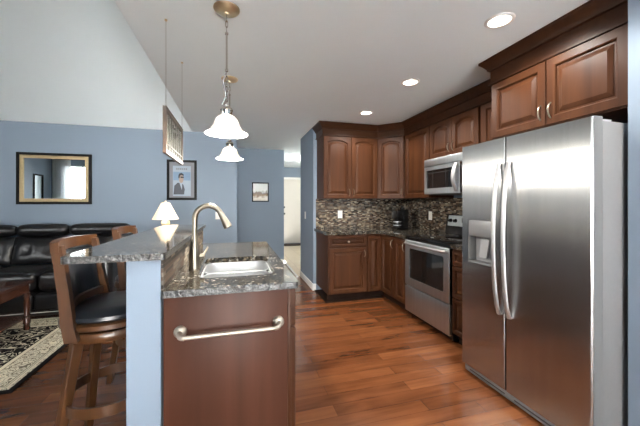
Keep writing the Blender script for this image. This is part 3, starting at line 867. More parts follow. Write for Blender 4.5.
t = thing('island_cabinet', 'brown kitchen island cabinet with plain end panel facing the camera', 'cabinet', (0, 2.1, 0))
mb = MB(); x0, x1, y0, y1 = -0.276, 0.245, 1.372, 2.80
sx0, sx1, sy0, sy1 = -0.185, 0.225, 1.56, 2.24      # opening for the sink
mb.box(x0, x1, y0 + 0.001, y0 + 0.02, 0.0, 0.904); mb.box(x0, x1, y1 - 0.02, y1, 0.0, 0.904)
mb.box(x0, x0 + 0.018, y0 + 0.02, y1 - 0.02, 0.0, 0.904); mb.box(x1 - 0.018, x1, y0 + 0.02, y1 - 0.02, 0.09, 0.904)
mb.box(x0 + 0.018, x1 - 0.018, y0 + 0.02, y1 - 0.02, 0.09, 0.108); mb.build('body', 'cab', t)
box('end_panel', 'panel', x0 - 0.005, 0.2295, 1.364, y0, 0.0, 0.9055, t, bev=0.0015)
box('corner_stile', 'cab', 0.2305, 0.246, 1.366, y0, 0.0, 0.9055, t, bev=0.002)
X = frame_of((0.247, 1.372, 0), (0, 1, 0), (1, 0, 0))
wds = [(0.006, 0.50), (0.506, 0.90), (0.906, 1.42)]
for i, (a, b) in enumerate(wds):
    add_door(t, X, a, b, 0.115, 0.715, 0, 1 if i % 2 == 0 else -1, 0.6)
    add_drawer(t, X, a, b, 0.727, 0.892, True)

# granite tops with the sink cut out
mb = MB(); bm = mb.bm
SCX, SCY, SHX, SHY, SR = 0.012, 1.79, 0.184, 0.272, 0.06
hole_t = rrect(SCX, SCY, SHX, SHY, SR, 0.935)
outer = rrect((IX0 + IX1) / 2, (IY0 + IY1) / 2, (IX1 - IX0) / 2, (IY1 - IY0) / 2, 0.012, 0.935, 3)
def ring(pts, z): return [bm.verts.new((p[0], p[1], z)) for p in pts]
ot, ob, ht, hb = ring(outer, 0.935), ring(outer, 0.906), ring(hole_t, 0.935), ring(hole_t, 0.906)
side_faces = []
for a, b, ed in ((ot, ob, 1), (ht, hb, 0)):
    for k in range(len(a)):
        f_ = bm.faces.new((a[k], a[(k + 1) % len(a)], b[(k + 1) % len(a)], b[k])); f_.material_index = ed
for a, b in ((ot, ht), (ob, hb)):
    es = [bm.edges.get((lp[k], lp[(k + 1) % len(lp)])) for lp in (a, b) for k in range(len(lp))]
    bmesh.ops.triangle_fill(bm, use_beauty=True, use_dissolve=False, edges=es)
o = mb.build('island_countertop', 'granite', None, smooth=False, mats=['granite_edge'])
tag(o, 'speckled granite island countertop with a sink cut into it', 'countertop')

mb = MB(); bm = mb.bm
outer = rrect((-0.612 - 0.262) / 2, 2.155, (0.612 - 0.262) / 2, 0.85, 0.02, 1.092, 3)
ot, ob = ring(outer, 1.092), ring(outer, 1.0655)
for k in range(len(ot)):
    f_ = bm.faces.new((ot[k], ot[(k + 1) % len(ot)], ob[(k + 1) % len(ot)], ob[k])); f_.material_index = 1
bm.faces.new(ot); bm.faces.new(ob[::-1])
o = mb.build('bar_countertop', 'granite', None, smooth=False, mats=['granite_edge'])
tag(o, 'raised granite bar top on the blue half wall', 'countertop')

# sink : two bowls
t = thing('sink', 'stainless undermount double-bowl sink in the island', 'sink', (SCX, SCY, 0.70))
def bowl(cy, hy, depth):
    hx = SHX - 0.006
    mb = MB(); lo = []
    for i, (ins, z) in enumerate(((0.0, 0.868), (0.003, 0.84), (0.012, 0.875 - depth + 0.03), (0.03, 0.875 - depth + 0.006), (0.06, 0.875 - depth))):
        lo.append(rrect(SCX, cy, hx - ins, hy - ins, max(0.02, 0.055 - ins * 0.4), z, 5))
    for ins, z in ((0.055, 0.872 - depth), (0.022, 0.872 - depth + 0.004), (0.006, 0.872 - depth + 0.03), (-0.006, 0.868)):
        lo.append(rrect(SCX, cy, hx - ins, hy - ins, max(0.02, 0.055 - ins * 0.4), z, 5))
    n = len(lo[0])
    mb.loops(lo, False, False)
    vs = list(mb.bm.verts)
    mb.bm.faces.new(vs[4 * n:5 * n]); mb.bm.faces.new(vs[5 * n:6 * n][::-1])
    for k in range(n): mb.bm.faces.new((vs[k], vs[(k + 1) % n], vs[8 * n + (k + 1) % n], vs[8 * n + k]))
    b_ = mb.build('bowl', 'sink', t)
    MB().lathe([(0.0, 0.0), (0.02, 0.001), (0.034, 0.003), (0.042, 0.0015), (0.042, 0.0)], (SCX, cy, 0.875 - depth + 0.0008), 20).build('drain', 'chrome', b_)
bowl(SCY - 0.131, 0.125, 0.17)
bowl(SCY + 0.138, 0.126, 0.19)
box('divider', 'sink', SCX - SHX + 0.02, SCX + SHX - 0.02, SCY - 0.010, SCY + 0.016, 0.8655, 0.8695, t, bev=0.0015)
mb = MB(); mb.loops([rrect(SCX, SCY, SHX + 0.012, SHY + 0.012, SR, 0.8755), rrect(SCX, SCY, SHX - 0.004, SHY - 0.004, SR, 0.8755), rrect(SCX, SCY, SHX - 0.006, SHY - 0.006, SR, 0.8685), rrect(SCX, SCY, SHX + 0.012, SHY + 0.012, SR, 0.8685)], False, False)
mb.build('flange', 'sink', t)
t.location.z += 0.026

# faucet
FXX, FYY = -0.209, 1.758
t = thing('faucet', 'brushed nickel gooseneck faucet with pull-down spray head', 'faucet', (FXX, FYY, 0.9185))
MB().lathe([(0.030, 0.9185), (0.030, 0.926), (0.027, 0.932), (0.029, 0.97), (0.029, 1.00), (0.024, 1.04), (0.018, 1.085), (0.0155, 1.10)], (FXX, FYY, 0), 24).build('body', 'nickel', t)
pts = [(FXX, FYY, 1.098), (FXX, FYY, 1.14), (FXX, FYY, 1.186)]; ar = 0.070
for i in range(1, 15):
    a = math.radians(180 - 153 * i / 14); pts.append((FXX + ar + ar * math.cos(a), FYY - 0.02 * i / 14, 1.186 + ar * math.sin(a)))
MB().tube(pts, 0.0140, 14).build('spout', 'nickel', t)
pe = Vector(pts[-1]); dv = Vector((0.46, -0.05, -0.886)).normalized()
lo = []
a_ = dv.cross(Vector((0, 1, 0))).normalized(); b_ = a_.cross(dv)
for s_, r in ((0.0, 0.0143), (0.012, 0.0155), (0.035, 0.017), (0.078, 0.0225), (0.088, 0.0225), (0.092, 0.017)):
    lo.append([pe + dv * s_ + a_ * (r * math.cos(2 * PI * k / 18)) + b_ * (r * math.sin(2 * PI * k / 18)) for k in range(18)])
MB().loops(lo).build('spray_head', 'nickel', t)
mb = MB(); mb.lathe([(0.013, 0.024), (0.013, 0.048), (0.0, 0.05)], (FXX, FYY, 0.985), 14, 'x'); mb.tube([(FXX + 0.04, FYY, 0.985), (FXX + 0.055, FYY + 0.05, 1.01), (FXX + 0.06, FYY + 0.075, 1.02)], 0.006, 8, 0.0045)
mb.build('lever', 'nickel', t)
t.location.z += 0.017

# towel bar
t = thing('towel_bar', 'satin nickel towel bar across the island end panel', 'towel bar', (-0.02, 1.364, 0.75))
zb = 0.756
for x in (-0.217, 0.186):
    MB().lathe([(0.012, -0.02), (0.020, -0.014), (0.026, -0.006), (0.026, -0.0005)], (x, 1.364, zb), 20, 'y').build('mount', 'satin', t)
    s_ = 1 if x < 0 else -1
    pts = [(x, 1.346, zb)] + [(x + s_ * 0.022 * (1 - math.cos(a)), 1.330 - 0.022 * math.sin(a), zb - 0.006 * math.sin(a)) for a in [PI / 2 * i / 6 for i in range(7)]]
    MB().tube(pts, 0.0105, 12).build('elbow', 'satin', t)
MB().tube([(-0.197, 1.308, zb - 0.006), (0.166, 1.308, zb - 0.006)], 0.0082, 12).build('rail', 'satin', t)


# ------------------------------------------------------------------ bar stools (built facing +x, seat centre at the origin)
def make_stool(label, seat_rot, base_rot):
    t = thing('bar_stool', label, 'bar stool', (0, 0, 0), 'bar stools')
    def R(p, a):
        c_, s_ = math.cos(a), math.sin(a); return Vector((p[0] * c_ - p[1] * s_, p[0] * s_ + p[1] * c_, p[2]))
    for k in range(4):
        a = base_rot + PI / 4 + k * PI / 2
        ca, sa = math.cos(a), math.sin(a)
        MB().bar((0.155 * ca, 0.155 * sa, 0.655), (0.262 * ca, 0.262 * sa, 0.0), 0.046, 0.042, 0.036, 0.034, ref=(ca, sa, 0)).build('leg', 'stool', t)
    MB().lathe([(0.200, 0.315), (0.212, 0.315), (0.212, 0.365), (0.200, 0.365), (0.200, 0.315)], seg=48, cap=False).build('foot_ring', 'stool', t)
    MB().lathe([(0.15, 0.648), (0.198, 0.650), (0.203, 0.656), (0.203, 0.688), (0.198, 0.694), (0.15, 0.695)], seg=48).build('apron', 'stool', t)
    MB().lathe([(0.09, 0.6955), (0.09, 0.7045)], seg=20).build('swivel', 'lead', t)
    MB().lathe([(0.15, 0.705), (0.208, 0.706), (0.218, 0.712), (0.218, 0.732), (0.208, 0.738), (0.15, 0.739)], seg=48).build('seat_ring', 'stool', t)
    MB().lathe([(0.14, 0.740), (0.203, 0.742), (0.212, 0.752), (0.210, 0.768), (0.19, 0.784), (0.14, 0.794), (0.07, 0.799), (0.0, 0.800)], seg=48).build('seat_cushion', 'vinyl', t)
    # back posts lean outward, start outside the seat ring
    for sy in (-1, 1):
        lo = []
        for x, y, z, w, d in ((-0.090, 0.207, 0.672, 0.050, 0.030), (-0.104, 0.204, 0.74, 0.048, 0.032), (-0.122, 0.190, 0.86, 0.044, 0.032), (-0.144, 0.180, 1.00, 0.042, 0.032), (-0.160, 0.174, 1.095, 0.042, 0.032)):
            lo.append([R(p, seat_rot) for p in ((x - w / 2, sy * y - d / 2, z), (x + w / 2, sy * y - d / 2, z), (x + w / 2, sy * y + d / 2, z), (x - w / 2, sy * y + d / 2, z))])
        MB().loops(lo).build('back_post', 'stool', t, angle=30)
    lo = []
    for i in range(13):
        q = i / 12 * 2 - 1; y = 0.194 * q; x = -0.162 - 0.038 * (1 - q * q); z0, z1 = 1.066, 1.112 + 0.006 * (1 - q * q)
        lo.append([R(p, seat_rot) for p in ((x - 0.016, y, z0), (x + 0.016, y, z0), (x + 0.014, y, z1), (x - 0.018, y, z1))])
    MB().loops(lo).build('top_rail', 'stool', t, angle=30)
    lo = []
    for i in range(13):
        q = i / 12 * 2 - 1; y = 0.156 * q; e = 0.016 * math.sqrt(max(0.05, 1 - q ** 6)); cx = lambda z: -0.122 - (z - 0.84) * 0.17 - 0.034 * (1 - q * q)
        lo.append([R(p, seat_rot) for p in ((cx(0.83) - e * 0.6, y, 0.83), (cx(0.84) + e, y, 0.835), (cx(0.95) + e * 1.25, y, 0.95), (cx(1.05) + e, y, 1.050), (cx(1.056) - e * 0.6, y, 1.056), (cx(0.95) - e, y, 0.95))])
    MB().loops(lo).build('back_cushion', 'vinyl', t, angle=50)
    lo = []
    for i in range(9):
        q = i / 8 * 2 - 1; y = 0.172 * q; x = -0.116 - 0.03 * (1 - q * q)
        lo.append([R(p, seat_rot) for p in ((x - 0.011, y, 0.792), (x + 0.011, y, 0.792), (x + 0.011, y, 0.826), (x - 0.011, y, 0.826))])
    MB().loops(lo).build('lower_rail', 'stool', t, angle=30)
    return t


s1 = make_stool('brown wooden bar stool with black seat, nearer one at the bar', 0.0, 0.0)
s1.location = (-0.604, 1.80, 0)
s2 = make_stool('brown wooden bar stool beyond the nearer one, mostly hidden by the bar', 0.0, PI / 4)
s2.location = (-0.604, 2.50, 0)

# ------------------------------------------------------------------ living room
def cushion(name, mat, x0, x1, y0, y1, z0, z1, par, r=0.06, puff=0.0):
    mb = MB(); mb.box(x0, x1, y0, y1, z0, z1, r, 4)
    return mb.build(name, mat, par, angle=80)


t = thing('sofa', 'black leather reclining sofa along the blue wall', 'sofa', (-2.48, 4.6, 0))
SXR, SXL = -1.42, -3.56
seams = [-1.64, -2.18, -2.76, -3.34]
box('base', 'leather', SXL + 0.05, SXR - 0.05, 4.28, 5.0, 0.05, 0.26, t, bev=0.02)
for i in range(3):
    a, b = seams[i + 1] + 0.006, seams[i] - 0.006
    cushion('seat_cushion', 'leather', a, b, 4.18, 4.80, 0.27, 0.50, t, 0.07)
    fr = cushion('footrest', 'leather', a, b, 4.14, 4.25, 0.07, 0.262, t, 0.03)
    # backrest : lower pad with tufts, raked
    mb = MB(); nx, nz = 14, 8; lo = []
    for k in range(nz + 1):
        q = k / nz; z = 0.50 + 0.34 * q; row = []
        for j in range(nx + 1):
            p = j / nx; x = a + (b - a) * p
            bulge = 0.055 * (1 - abs(2 * p - 1) ** 4) * (1 - abs(2 * q - 1) ** 4)
            for tx in (0.27, 0.73): bulge -= 0.04 * math.exp(-((p - tx) ** 2 / 0.004 + (q - 0.5) ** 2 / 0.02))
            row.append((x, 4.80 + 0.10 * q - bulge, z))
        lo.append(row + [(b, 4.98, z), (a, 4.98, z)])
    mb.loops(lo); mb.build('back_cushion', 'leather', t, angle=60)
    hx = (b - a)
    aa, bb = (a, b + (0.20 if i == 0 else 0.0))
    if i == 2: aa = a - 0.2
    mb = MB(); lo = []
    n = 16
    for j in range(n + 1):
        p = j / n; x = aa + (bb - aa) * p; s_ = 0.55 + 0.45 * (1 - abs(2 * p - 1) ** 5) ** 0.5
        lo.append([(x, 4.945 + 0.085 * s_ * math.cos(u), 0.925 + 0.085 * s_ * math.sin(u)) for u in [2 * PI * k / 14 for k in range(14)]])
    mb.loops(lo); mb.build('headrest', 'leather', t, angle=80)
for x0, x1 in ((SXR - 0.215, SXR), (SXL, SXL + 0.215)):
    cushion('arm', 'leather', x0, x1, 4.16, 5.0, 0.06, 0.66, t, 0.07)
mb = MB(); mb.box(SXL + 0.1, SXR - 0.1, 4.20, 5.0, 0.0, 0.06); mb.build('plinth', 'rubber', t)
MB().tube([(SXL + 0.2, 4.128, 0.062), (SXR - 0.21, 4.128, 0.062)], 0.004, 6).build('lower_white_line', 'white', t)  # thin white line along the sofa's lower front

t = thing('coffee_table', 'dark wooden coffee table with turned legs on the rug', 'coffee table', (-2.54, 3.4, 0.012))
TX0, TX1, TY0, TY1 = -3.10, -1.98, 2.98, 3.79
box('tabletop', 'table', TX0, TX1, TY0, TY1, 0.475, 0.505, t, bev=0.008)
mb = MB(); mb.box(TX0 + 0.03, TX1 - 0.03, TY0 + 0.03, TY0 + 0.05, 0.39, 0.474); mb.box(TX0 + 0.03, TX1 - 0.03, TY1 - 0.05, TY1 - 0.03, 0.39, 0.474); mb.box(TX0 + 0.03, TX0 + 0.05, TY0 + 0.05, TY1 - 0.05, 0.39, 0.474); mb.box(TX1 - 0.05, TX1 - 0.03, TY0 + 0.05, TY1 - 0.05, 0.39, 0.474)
mb.build('apron', 'table', t)
for x in (TX0 + 0.04, TX1 - 0.04):
    for y in (TY0 + 0.04, TY1 - 0.04):
        MB().lathe([(0.022, 0.013), (0.028, 0.03), (0.024, 0.07), (0.030, 0.075), (0.030, 0.125), (0.022, 0.14), (0.030, 0.16), (0.022, 0.18), (0.027, 0.26), (0.024, 0.33), (0.031, 0.35), (0.026, 0.37), (0.030, 0.389)], (x, y, 0), 18).build('leg', 'table', t)
box('shelf', 'table', TX0 + 0.035, TX1 - 0.035, TY0 + 0.035, TY1 - 0.035, 0.127, 0.152, t, bev=0.006)

mb = MB(); RCX, RCY = -1.455 - RX, 2.545 + RY
mb.box(RCX - RX, RCX + RX, RCY - RY, RCY + RY, 0.001, 0.012)
tag(mb.build('area_rug', 'rug', None, smooth=False, loc=(RCX, RCY, 0.001)), 'black and cream oriental rug under the coffee table', 'rug')

# console table and lamp beyond the bar
t = thing('console_table', 'narrow tall dark console table beyond the far end of the bar', 'table', (-0.74, 3.53, 0))
CX0, CX1, CY0, CY1, CZ = -0.96, -0.52, 3.36, 3.70, 0.93
box('tabletop', 'table', CX0, CX1, CY0, CY1, CZ - 0.03, CZ, t, bev=0.006)
for x in (CX0 + 0.04, CX1 - 0.04):
    for y in (CY0 + 0.04, CY1 - 0.04): MB().bar((x, y, CZ - 0.031), (x, y, 0.0), 0.042, 0.042, 0.028, 0.028).build('leg', 'table', t)
box('shelf', 'table', CX0 + 0.065, CX1 - 0.065, CY0 + 0.065, CY1 - 0.065, 0.20, 0.22, t, bev=0.004)
LX, LY = -0.706, 3.53
t = thing('table_lamp', 'small lit table lamp with cream cone shade just beyond the bar', 'lamp', (LX, LY, CZ + 0.001))
MB().lathe([(0.05, CZ + 0.001), (0.05, CZ + 0.012), (0.03, CZ + 0.022), (0.018, 1.00), (0.018, 1.035), (0.034, 1.055), (0.043, 1.075), (0.036, 1.098), (0.018, 1.112), (0.008, 1.125)], (LX, LY, 0), 28).build('base', 'ceramic', t)
MB().lathe([(0.128, 1.118), (0.042, 1.292), (0.039, 1.292), (0.125, 1.118), (0.128, 1.118)], (LX, LY, 0), 40, cap=False).build('lamp_shade', 'shade', t)
mb = MB(); mb.tube([(LX, LY, 1.125), (LX, LY, 1.150)], 0.006, 8); mb.lathe([(0.0, 1.296), (0.009, 1.298), (0.010, 1.306), (0.0, 1.316)], (LX, LY, 0), 12)
for a in (0, PI / 2): mb.tube([(LX - 0.042 * math.cos(a), LY - 0.042 * math.sin(a), 1.290), (LX, LY, 1.297), (LX + 0.042 * math.cos(a), LY + 0.042 * math.sin(a), 1.290)], 0.002, 6)
mb.build('harp', 'brass', t)
MB().lathe([(0.0, 1.150), (0.014, 1.153), (0.022, 1.180), (0.016, 1.205), (0.0, 1.212)], (LX, LY, 0), 14).build('bulb', 'bulb', t)
lp = bpy.data.lights.new('lamp_light', 'POINT'); lp.energy = LAMP_W; lp.color = (1.0, 0.84, 0.62); lp.shadow_soft_size = 0.03
lo_ = bpy.data.objects.new('lamp_light', lp); COL.objects.link(lo_); lo_.parent = t; lo_.location = (0, 0, 1.235 - CZ - 0.001)


# ------------------------------------------------------------------ wall pictures
def ring_frame(mb, x0, x1, z0, z1, w, y0, y1):
    """rectangular frame in a plane of constant y, mitred as one loop"""
    lo = []
    for i, y in ((0, y1), (0, y0 + 0.004), (0.005, y0), (w - 0.004, y0), (w, y0 + 0.004), (w, y1)):
        lo.append([(x0 + i, y, z0 + i), (x1 - i, y, z0 + i), (x1 - i, y, z1 - i), (x0 + i, y, z1 - i)])
    lo.append(lo[0]); return mb.loops(lo, False, False)


def wx(px, Y):
    k = (px - 321) / FPX; t_ = math.radians(YAW); s_, c_ = math.sin(t_), math.cos(t_)
    return Y * (s_ + k * c_) / (c_ - k * s_)


def wz(px, py, Y):
    t_ = math.radians(YAW); X_ = wx(px, Y); d_ = X_ * math.sin(t_) + Y * math.cos(t_)
    return EYE + (203.2 - py) * d_ / FPX


YM = YL - 0.001
x0, x1 = wx(17.2, YM), wx(92, YM); z1, z0 = wz(17.2, 152, YM), wz(17.2, 204.3, YM)
t = thing('wall_mirror', 'rectangular wall mirror in black and gold frame above the sofa', 'mirror', ((x0 + x1) / 2, YM, z0))
ring_frame(MB(), x0, x1, z0, z1, 0.035, YM - 0.03, YM).build('outer_frame', 'ebony', t)
ring_frame(MB(), x0 + 0.035, x1 - 0.035, z0 + 0.035, z1 - 0.035, 0.045, YM - 0.024, YM).build('inner_frame', 'gold', t)
box('mirror_glass', 'mirror', x0 + 0.075, x1 - 0.075, YM - 0.010, YM - 0.002, z0 + 0.075, z1 - 0.075, t, smooth=False)

x0, x1 = wx(167, YM), wx(196.8, YM); z1, z0 = wz(180, 160, YM), wz(180, 200, YM)
t = thing('framed_poster', 'black-framed poster of a man in sunglasses on the blue wall', 'picture', ((x0 + x1) / 2, YM, z0))
ring_frame(MB(), x0, x1, z0, z1, 0.036, YM - 0.025, YM).build('frame', 'ebony', t)
box('mat_board', 'matboard', x0 + 0.03, x1 - 0.03, YM - 0.012, YM - 0.002, z0 + 0.03, z1 - 0.03, t, smooth=False)
w_, h_ = x1 - x0, z1 - z0
px0, px1, pz0, pz1 = x0 + w_ * 0.20, x1 - w_ * 0.20, z0 + h_ * 0.10, z1 - h_ * 0.15
p = box('print', 'paper', px0, px1, YM - 0.0145, YM - 0.0125, pz0, pz1, t, smooth=False)
U = lambda u, v, k=0: (px0 + (px1 - px0) * u, YM - 0.0150 - 0.0004 * k, pz0 + (pz1 - pz0) * v)
def inkpoly(nm, mt, pts, k): MB().prism([U(u, v, k) for u, v in pts], (0, 0.0003, 0)).build(nm, mt, p, smooth=False)
ell = lambda cu, cv, ru, rv, n=20: [(cu + ru * math.cos(2 * PI * i / n), cv + rv * math.sin(2 * PI * i / n)) for i in range(n)]
inkpoly('sky_tint', 'blueink', [(0.02, 0.52), (0.98, 0.52), (0.98, 0.80), (0.02, 0.80)], 0)
inkpoly('jacket', 'suit', [(0.03, 0.05), (0.62, 0.05), (0.66, 0.22), (0.58, 0.38), (0.44, 0.44), (0.26, 0.44), (0.08, 0.34)], 1)
inkpoly('shirt', 'paper', [(0.36, 0.44), (0.52, 0.44), (0.50, 0.20)], 2)
inkpoly('face', 'skin', ell(0.46, 0.58, 0.13, 0.15), 3)
inkpoly('hair', 'ink', [(0.31, 0.58), (0.30, 0.68), (0.36, 0.75), (0.48, 0.77), (0.60, 0.72), (0.60, 0.66), (0.50, 0.69), (0.40, 0.68), (0.37, 0.60)], 4)
inkpoly('sunglasses', 'ink', [(0.42, 0.60), (0.61, 0.60), (0.60, 0.645), (0.42, 0.65)], 5)
mb = MB()
for u0, u1 in ((0.18, 0.26), (0.29, 0.36), (0.39, 0.47), (0.50, 0.57), (0.60, 0.68), (0.71, 0.79)): mb.prism([U(u0, 0.87, 1), U(u1, 0.87, 1), U(u1, 0.93, 1), U(u0, 0.93, 1)], (0, 0.0003, 0))
mb.build('title_marks', 'matboard', p, smooth=False)

YQ = YF
x0, x1 = wx(252, YQ), wx(268.7, YQ); z1, z0 = wz(260, 182.5, YQ), wz(260, 201.8, YQ)
t = thing('framed_picture', 'small square landscape picture in thin dark frame near the hallway', 'picture', ((x0 + x1) / 2, YQ, z0))
ring_frame(MB(), x0, x1, z0, z1, 0.022, YQ - 0.02, YQ).build('frame', 'ebony', t)
box('print', 'print2', x0 + 0.018, x1 - 0.018, YQ - 0.010, YQ - 0.002, z0 + 0.018, z1 - 0.018, t, smooth=False)

# hanging leaded glass panel
HX = -0.41; HY0_, HY1_, HZ0_, HZ1_ = 2.02, 2.63, 1.592, 1.878
t = thing('hanging_glass_panel', 'leaded glass panel in wooden frame hung on two wires over the bar', 'stained glass', (HX, 2.34, HZ0_))
mb = MB(); lo = []
for i, x in ((0, HX + 0.010), (0, HX - 0.010), (0.026, HX - 0.010), (0.026, HX + 0.010)):
    lo.append([(x, HY0_ + i, HZ0_ + i), (x, HY1_ - i, HZ0_ + i), (x, HY1_ - i, HZ1_ - i), (x, HY0_ + i, HZ1_ - i)])
lo.append(lo[0]); mb.loops(lo, False, False).build('frame', 'oldwood', t, smooth=False)
gl = box('glass', 'pane', HX - 0.003, HX + 0.003, HY0_ + 0.03, HY1_ - 0.03, HZ0_ + 0.03, HZ1_ - 0.03, t, smooth=False)
mb = MB()
for i in range(1, 7):
    y = HY0_ + 0.034 + (HY1_ - HY0_ - 0.068) * i / 7; mb.box(HX - 0.006, HX + 0.006, y - 0.004, y + 0.004, HZ0_ + 0.034, HZ1_ - 0.034)
mb.box(HX - 0.0058, HX + 0.0058, HY0_ + 0.034, HY1_ - 0.034, HZ0_ + 0.06, HZ0_ + 0.067)
mb.build('leading', 'lead', gl, smooth=False)
mb = MB(); cy_, cz_ = 2.36, 1.795
mb.lathe([(0.0, -0.009), (0.034, -0.008), (0.034, 0.008), (0.0, 0.009)], (HX, cy_, cz_), 18, 'x')
for a in range(6):
    u = a * PI / 3 + 0.3; pts = [(HX, cy_ + (0.03 + 0.075 * q) * math.cos(u) * 1.5, cz_ + (0.03 + 0.04 * q) * math.sin(u)) for q in (0, 0.35, 0.7, 1)]
    mb.tube(pts, 0.014, 8, 0.006, flat=(0.7, 1))
mb.build('flower_ornament', 'bronze', gl)
for y, px_ in ((2.06, 0), (2.65, 0)):
    MB().tube([(HX, y, HZ1_ - 0.002), (HX, y, H - 0.006)], 0.0016, 6).build('wire', 'chrome', t)
    MB().lathe([(0.008, H - 0.008), (0.008, H - 0.0005)], (HX, y, 0), 10).build('hook', 'brass', t)

# ------------------------------------------------------------------ pendants
def make_pendant(label):
    t = thing('pendant_light', label, 'pendant light', (0, 0, 0), 'pendant lights')
    # local z = 0 at the ceiling
    MB().lathe([(0.0, -0.034), (0.012, -0.034), (0.014, -0.026), (0.045, -0.022), (0.066, -0.014), (0.074, -0.006), (0.074, -0.0005)], seg=32).build('canopy', 'brass', t)
    mb = MB()
    def link(zc, hgt, wid, turn):
        pts = []
        for i in range(17):
            a = 2 * PI * i / 16; u, z = wid * math.cos(a), zc + hgt * math.sin(a)
            pts.append((u, 0, z) if turn else (0, u, z))
        mb.tube(pts, 0.0021, 6)
    for k, (zc, hg) in enumerate(((-0.055, 0.022), (-0.090, 0.020), (-0.122, 0.017))): link(zc, hg, 0.0065, k % 2)
    mb.build('chain', 'chrome', t)
    MB().lathe([(0.004, -0.138), (0.009, -0.140), (0.009, -0.150), (0.0055, -0.152), (0.0055, -0.352), (0.009, -0.354), (0.009, -0.366), (0.004, -0.368)], seg=12).build('rod', 'chrome', t)
    mb = MB()
    for k in range(6): link(-0.381 - k * 0.029, 0.0175, 0.0065, k % 2)
    mb.build('lower_chain', 'chrome', t)
    MB().tube([(0, 0.012, -0.36), (-0.022, 0.02, -0.42), (-0.004, 0.016, -0.50), (-0.026, 0.012, -0.56), (0.0, 0.006, -0.572)], 0.0034, 8).build('cord', 'greyplastic', t)
    MB().lathe([(0.006, -0.556), (0.014, -0.562), (0.014, -0.572), (0.030, -0.580), (0.036, -0.592), (0.031, -0.606), (0.029, -0.620)], seg=24).build('fitter', 'chrome', t)
    sh = MB().lathe([(0.0251, -0.6215), (0.0448, -0.6284), (0.0609, -0.6439), (0.0698, -0.6654), (0.0788, -0.6886), (0.0931, -0.7092), (0.1119, -0.723), (0.1199, -0.7273), (0.1199, -0.7307), (0.111, -0.7273), (0.0904, -0.7127), (0.0752, -0.692), (0.0662, -0.6671), (0.0573, -0.6464), (0.0421, -0.6318), (0.0233, -0.6249)], seg=48, cap=False).build('glass_shade', 'pglass', t)
    MB().lathe([(0.0, -0.628), (0.014, -0.630), (0.016, -0.645), (0.028, -0.66), (0.024, -0.685), (0.0, -0.695)], seg=16).build('bulb', 'bulb', t)
    lp = bpy.data.lights.new('pendant_bulb', 'POINT'); lp.energy = PEND_W; lp.color = (1.0, 0.95, 0.86); lp.shadow_soft_size = 0.05
    q = bpy.data.objects.new('pendant_bulb', lp); COL.objects.link(q); q.parent = t; q.location = (0, 0, -0.745)
    return t


p1 = make_pendant('lit pendant with flared alabaster glass bell, nearer one over the island'); p1.location = (-0.047, 1.85, H)
p2 = copy_tree(p1); p2.location = (-0.047, 2.886, H)
p2['label'] = 'lit pendant with alabaster glass bell, farther and seemingly smaller one'


# ------------------------------------------------------------------ recessed lights
def make_can(label):
    t = thing('recessed_light', label, 'ceiling light', (0, 0, 0), 'recessed ceiling lights')
    MB().lathe([(0.062, -0.001), (0.064, -0.007), (0.080, -0.006), (0.086, -0.0005), (0.062, -0.0005), (0.062, -0.001)], seg=36, cap=False).build('trim_ring', 'trim', t)
    MB().lathe([(0.0, -0.0045), (0.05, -0.004), (0.0615, -0.0025), (0.0615, -0.001)], seg=32).build('lens', 'canlens', t)
    lp = bpy.data.lights.new('downlight', 'SPOT'); lp.energy = CAN_W; lp.color = (1.0, 0.96, 0.90); lp.spot_size = math.radians(156); lp.spot_blend = 0.45; lp.shadow_soft_size = 0.06
    q = bpy.data.objects.new('downlight', lp); COL.objects.link(q); q.parent = t; q.location = (0, 0, -0.012)
    return t


c1 = make_can('lit recessed ceiling light nearest the refrigerator cabinet'); c1.location = (1.578, 1.508, H)
for y, lb in ((2.503, 'middle lit recessed ceiling light before the range'), (3.497, 'lit recessed ceiling light farthest back, before the corner cabinets')):
    c = copy_tree(c1); c.location = (1.578, y, H); c['label'] = lb
for x, y in ((1.578, 0.5), (0.3, -0.7), (1.6, -1.0)):  # extra cans out of view, added to light the room
    c = copy_tree(c1); c.location = (x, y, H); c['label'] = 'lit recessed ceiling light added over the dining side, out of view'
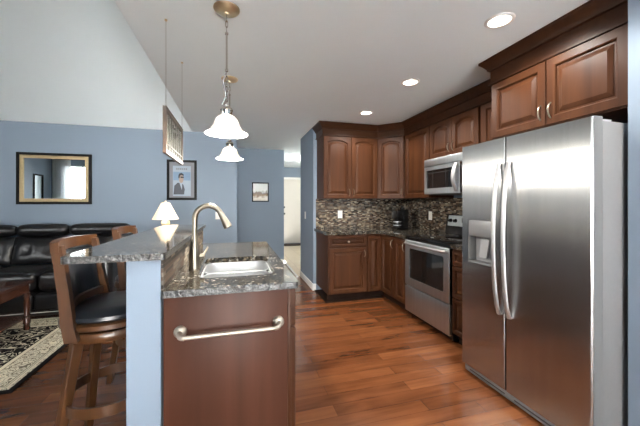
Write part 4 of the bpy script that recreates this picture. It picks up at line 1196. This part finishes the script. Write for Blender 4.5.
# hallway ceiling light
t = thing('hall_ceiling_light', 'round flush ceiling light deep in the hallway', 'ceiling light', (1.9, 7.4, H))
MB().lathe([(0.0, -0.07), (0.08, -0.06), (0.13, -0.03), (0.14, -0.001)], (1.9, 7.4, H), 28).build('globe', 'canlens', t)
lp = bpy.data.lights.new('hall_light', 'POINT'); lp.energy = 40; lp.color = (1.0, 0.93, 0.82); lp.shadow_soft_size = 0.1
q = bpy.data.objects.new('hall_light', lp); COL.objects.link(q); q.parent = t; q.location = (0, 0, -0.12)

# ------------------------------------------------------------------ seen only in the mirror
x_ = XL + 0.001
t = thing('framed_print', 'tall narrow dark-framed mirror on the left wall, seen in the gold mirror', 'picture', (x_, 0.62, 0.9))
mb = MB(); lo = []
for i, x in ((0, x_), (0, x_ + 0.025), (0.04, x_ + 0.025), (0.04, x_)):
    lo.append([(x, 0.42 + i, 0.85 + i), (x, 0.82 - i, 0.85 + i), (x, 0.82 - i, 2.05 - i), (x, 0.42 + i, 2.05 - i)])
lo.append(lo[0]); mb.loops(lo, False, False).build('frame', 'ebony', t, smooth=False)
box('mirror_glass', 'mirror', x_ + 0.002, x_ + 0.010, 0.455, 0.785, 0.885, 2.015, t, smooth=False)
t = thing('potted_plant', 'broad-leaved green plant reflected in the gold-framed mirror', 'plant', (-4.25, 0.80, 0))
MB().lathe([(0.12, 0.0), (0.17, 0.30), (0.18, 0.34), (0.16, 0.34), (0.155, 0.31), (0.0, 0.31)], (-4.25, 0.80, 0), 24).build('pot', 'pot', t)
rnd = random.Random(3)
for k in range(9):
    a = k * 2.4; ln = 0.45 + 0.15 * rnd.random(); hz = 0.85 + 0.45 * rnd.random(); mb = MB(); lo = []
    for i in range(9):
        q = i / 8; r = 0.05 + ln * q * q; z = 0.31 + hz * q - 0.22 * q ** 4; wd = 0.006 + (0.07 * math.sin(PI * max(0, (q - 0.45) / 0.55)) ** 0.7 if q > 0.45 else 0)
        c_ = Vector((-4.25 + r * math.cos(a), 0.80 + r * math.sin(a), z)); sd = Vector((-math.sin(a), math.cos(a), 0)) * wd
        lo.append([c_ - sd, c_ + Vector((0, 0, -0.004)), c_ + sd, c_ + Vector((0, 0, 0.004))])
    mb.loops(lo); mb.build('leaf', 'leaf', t)
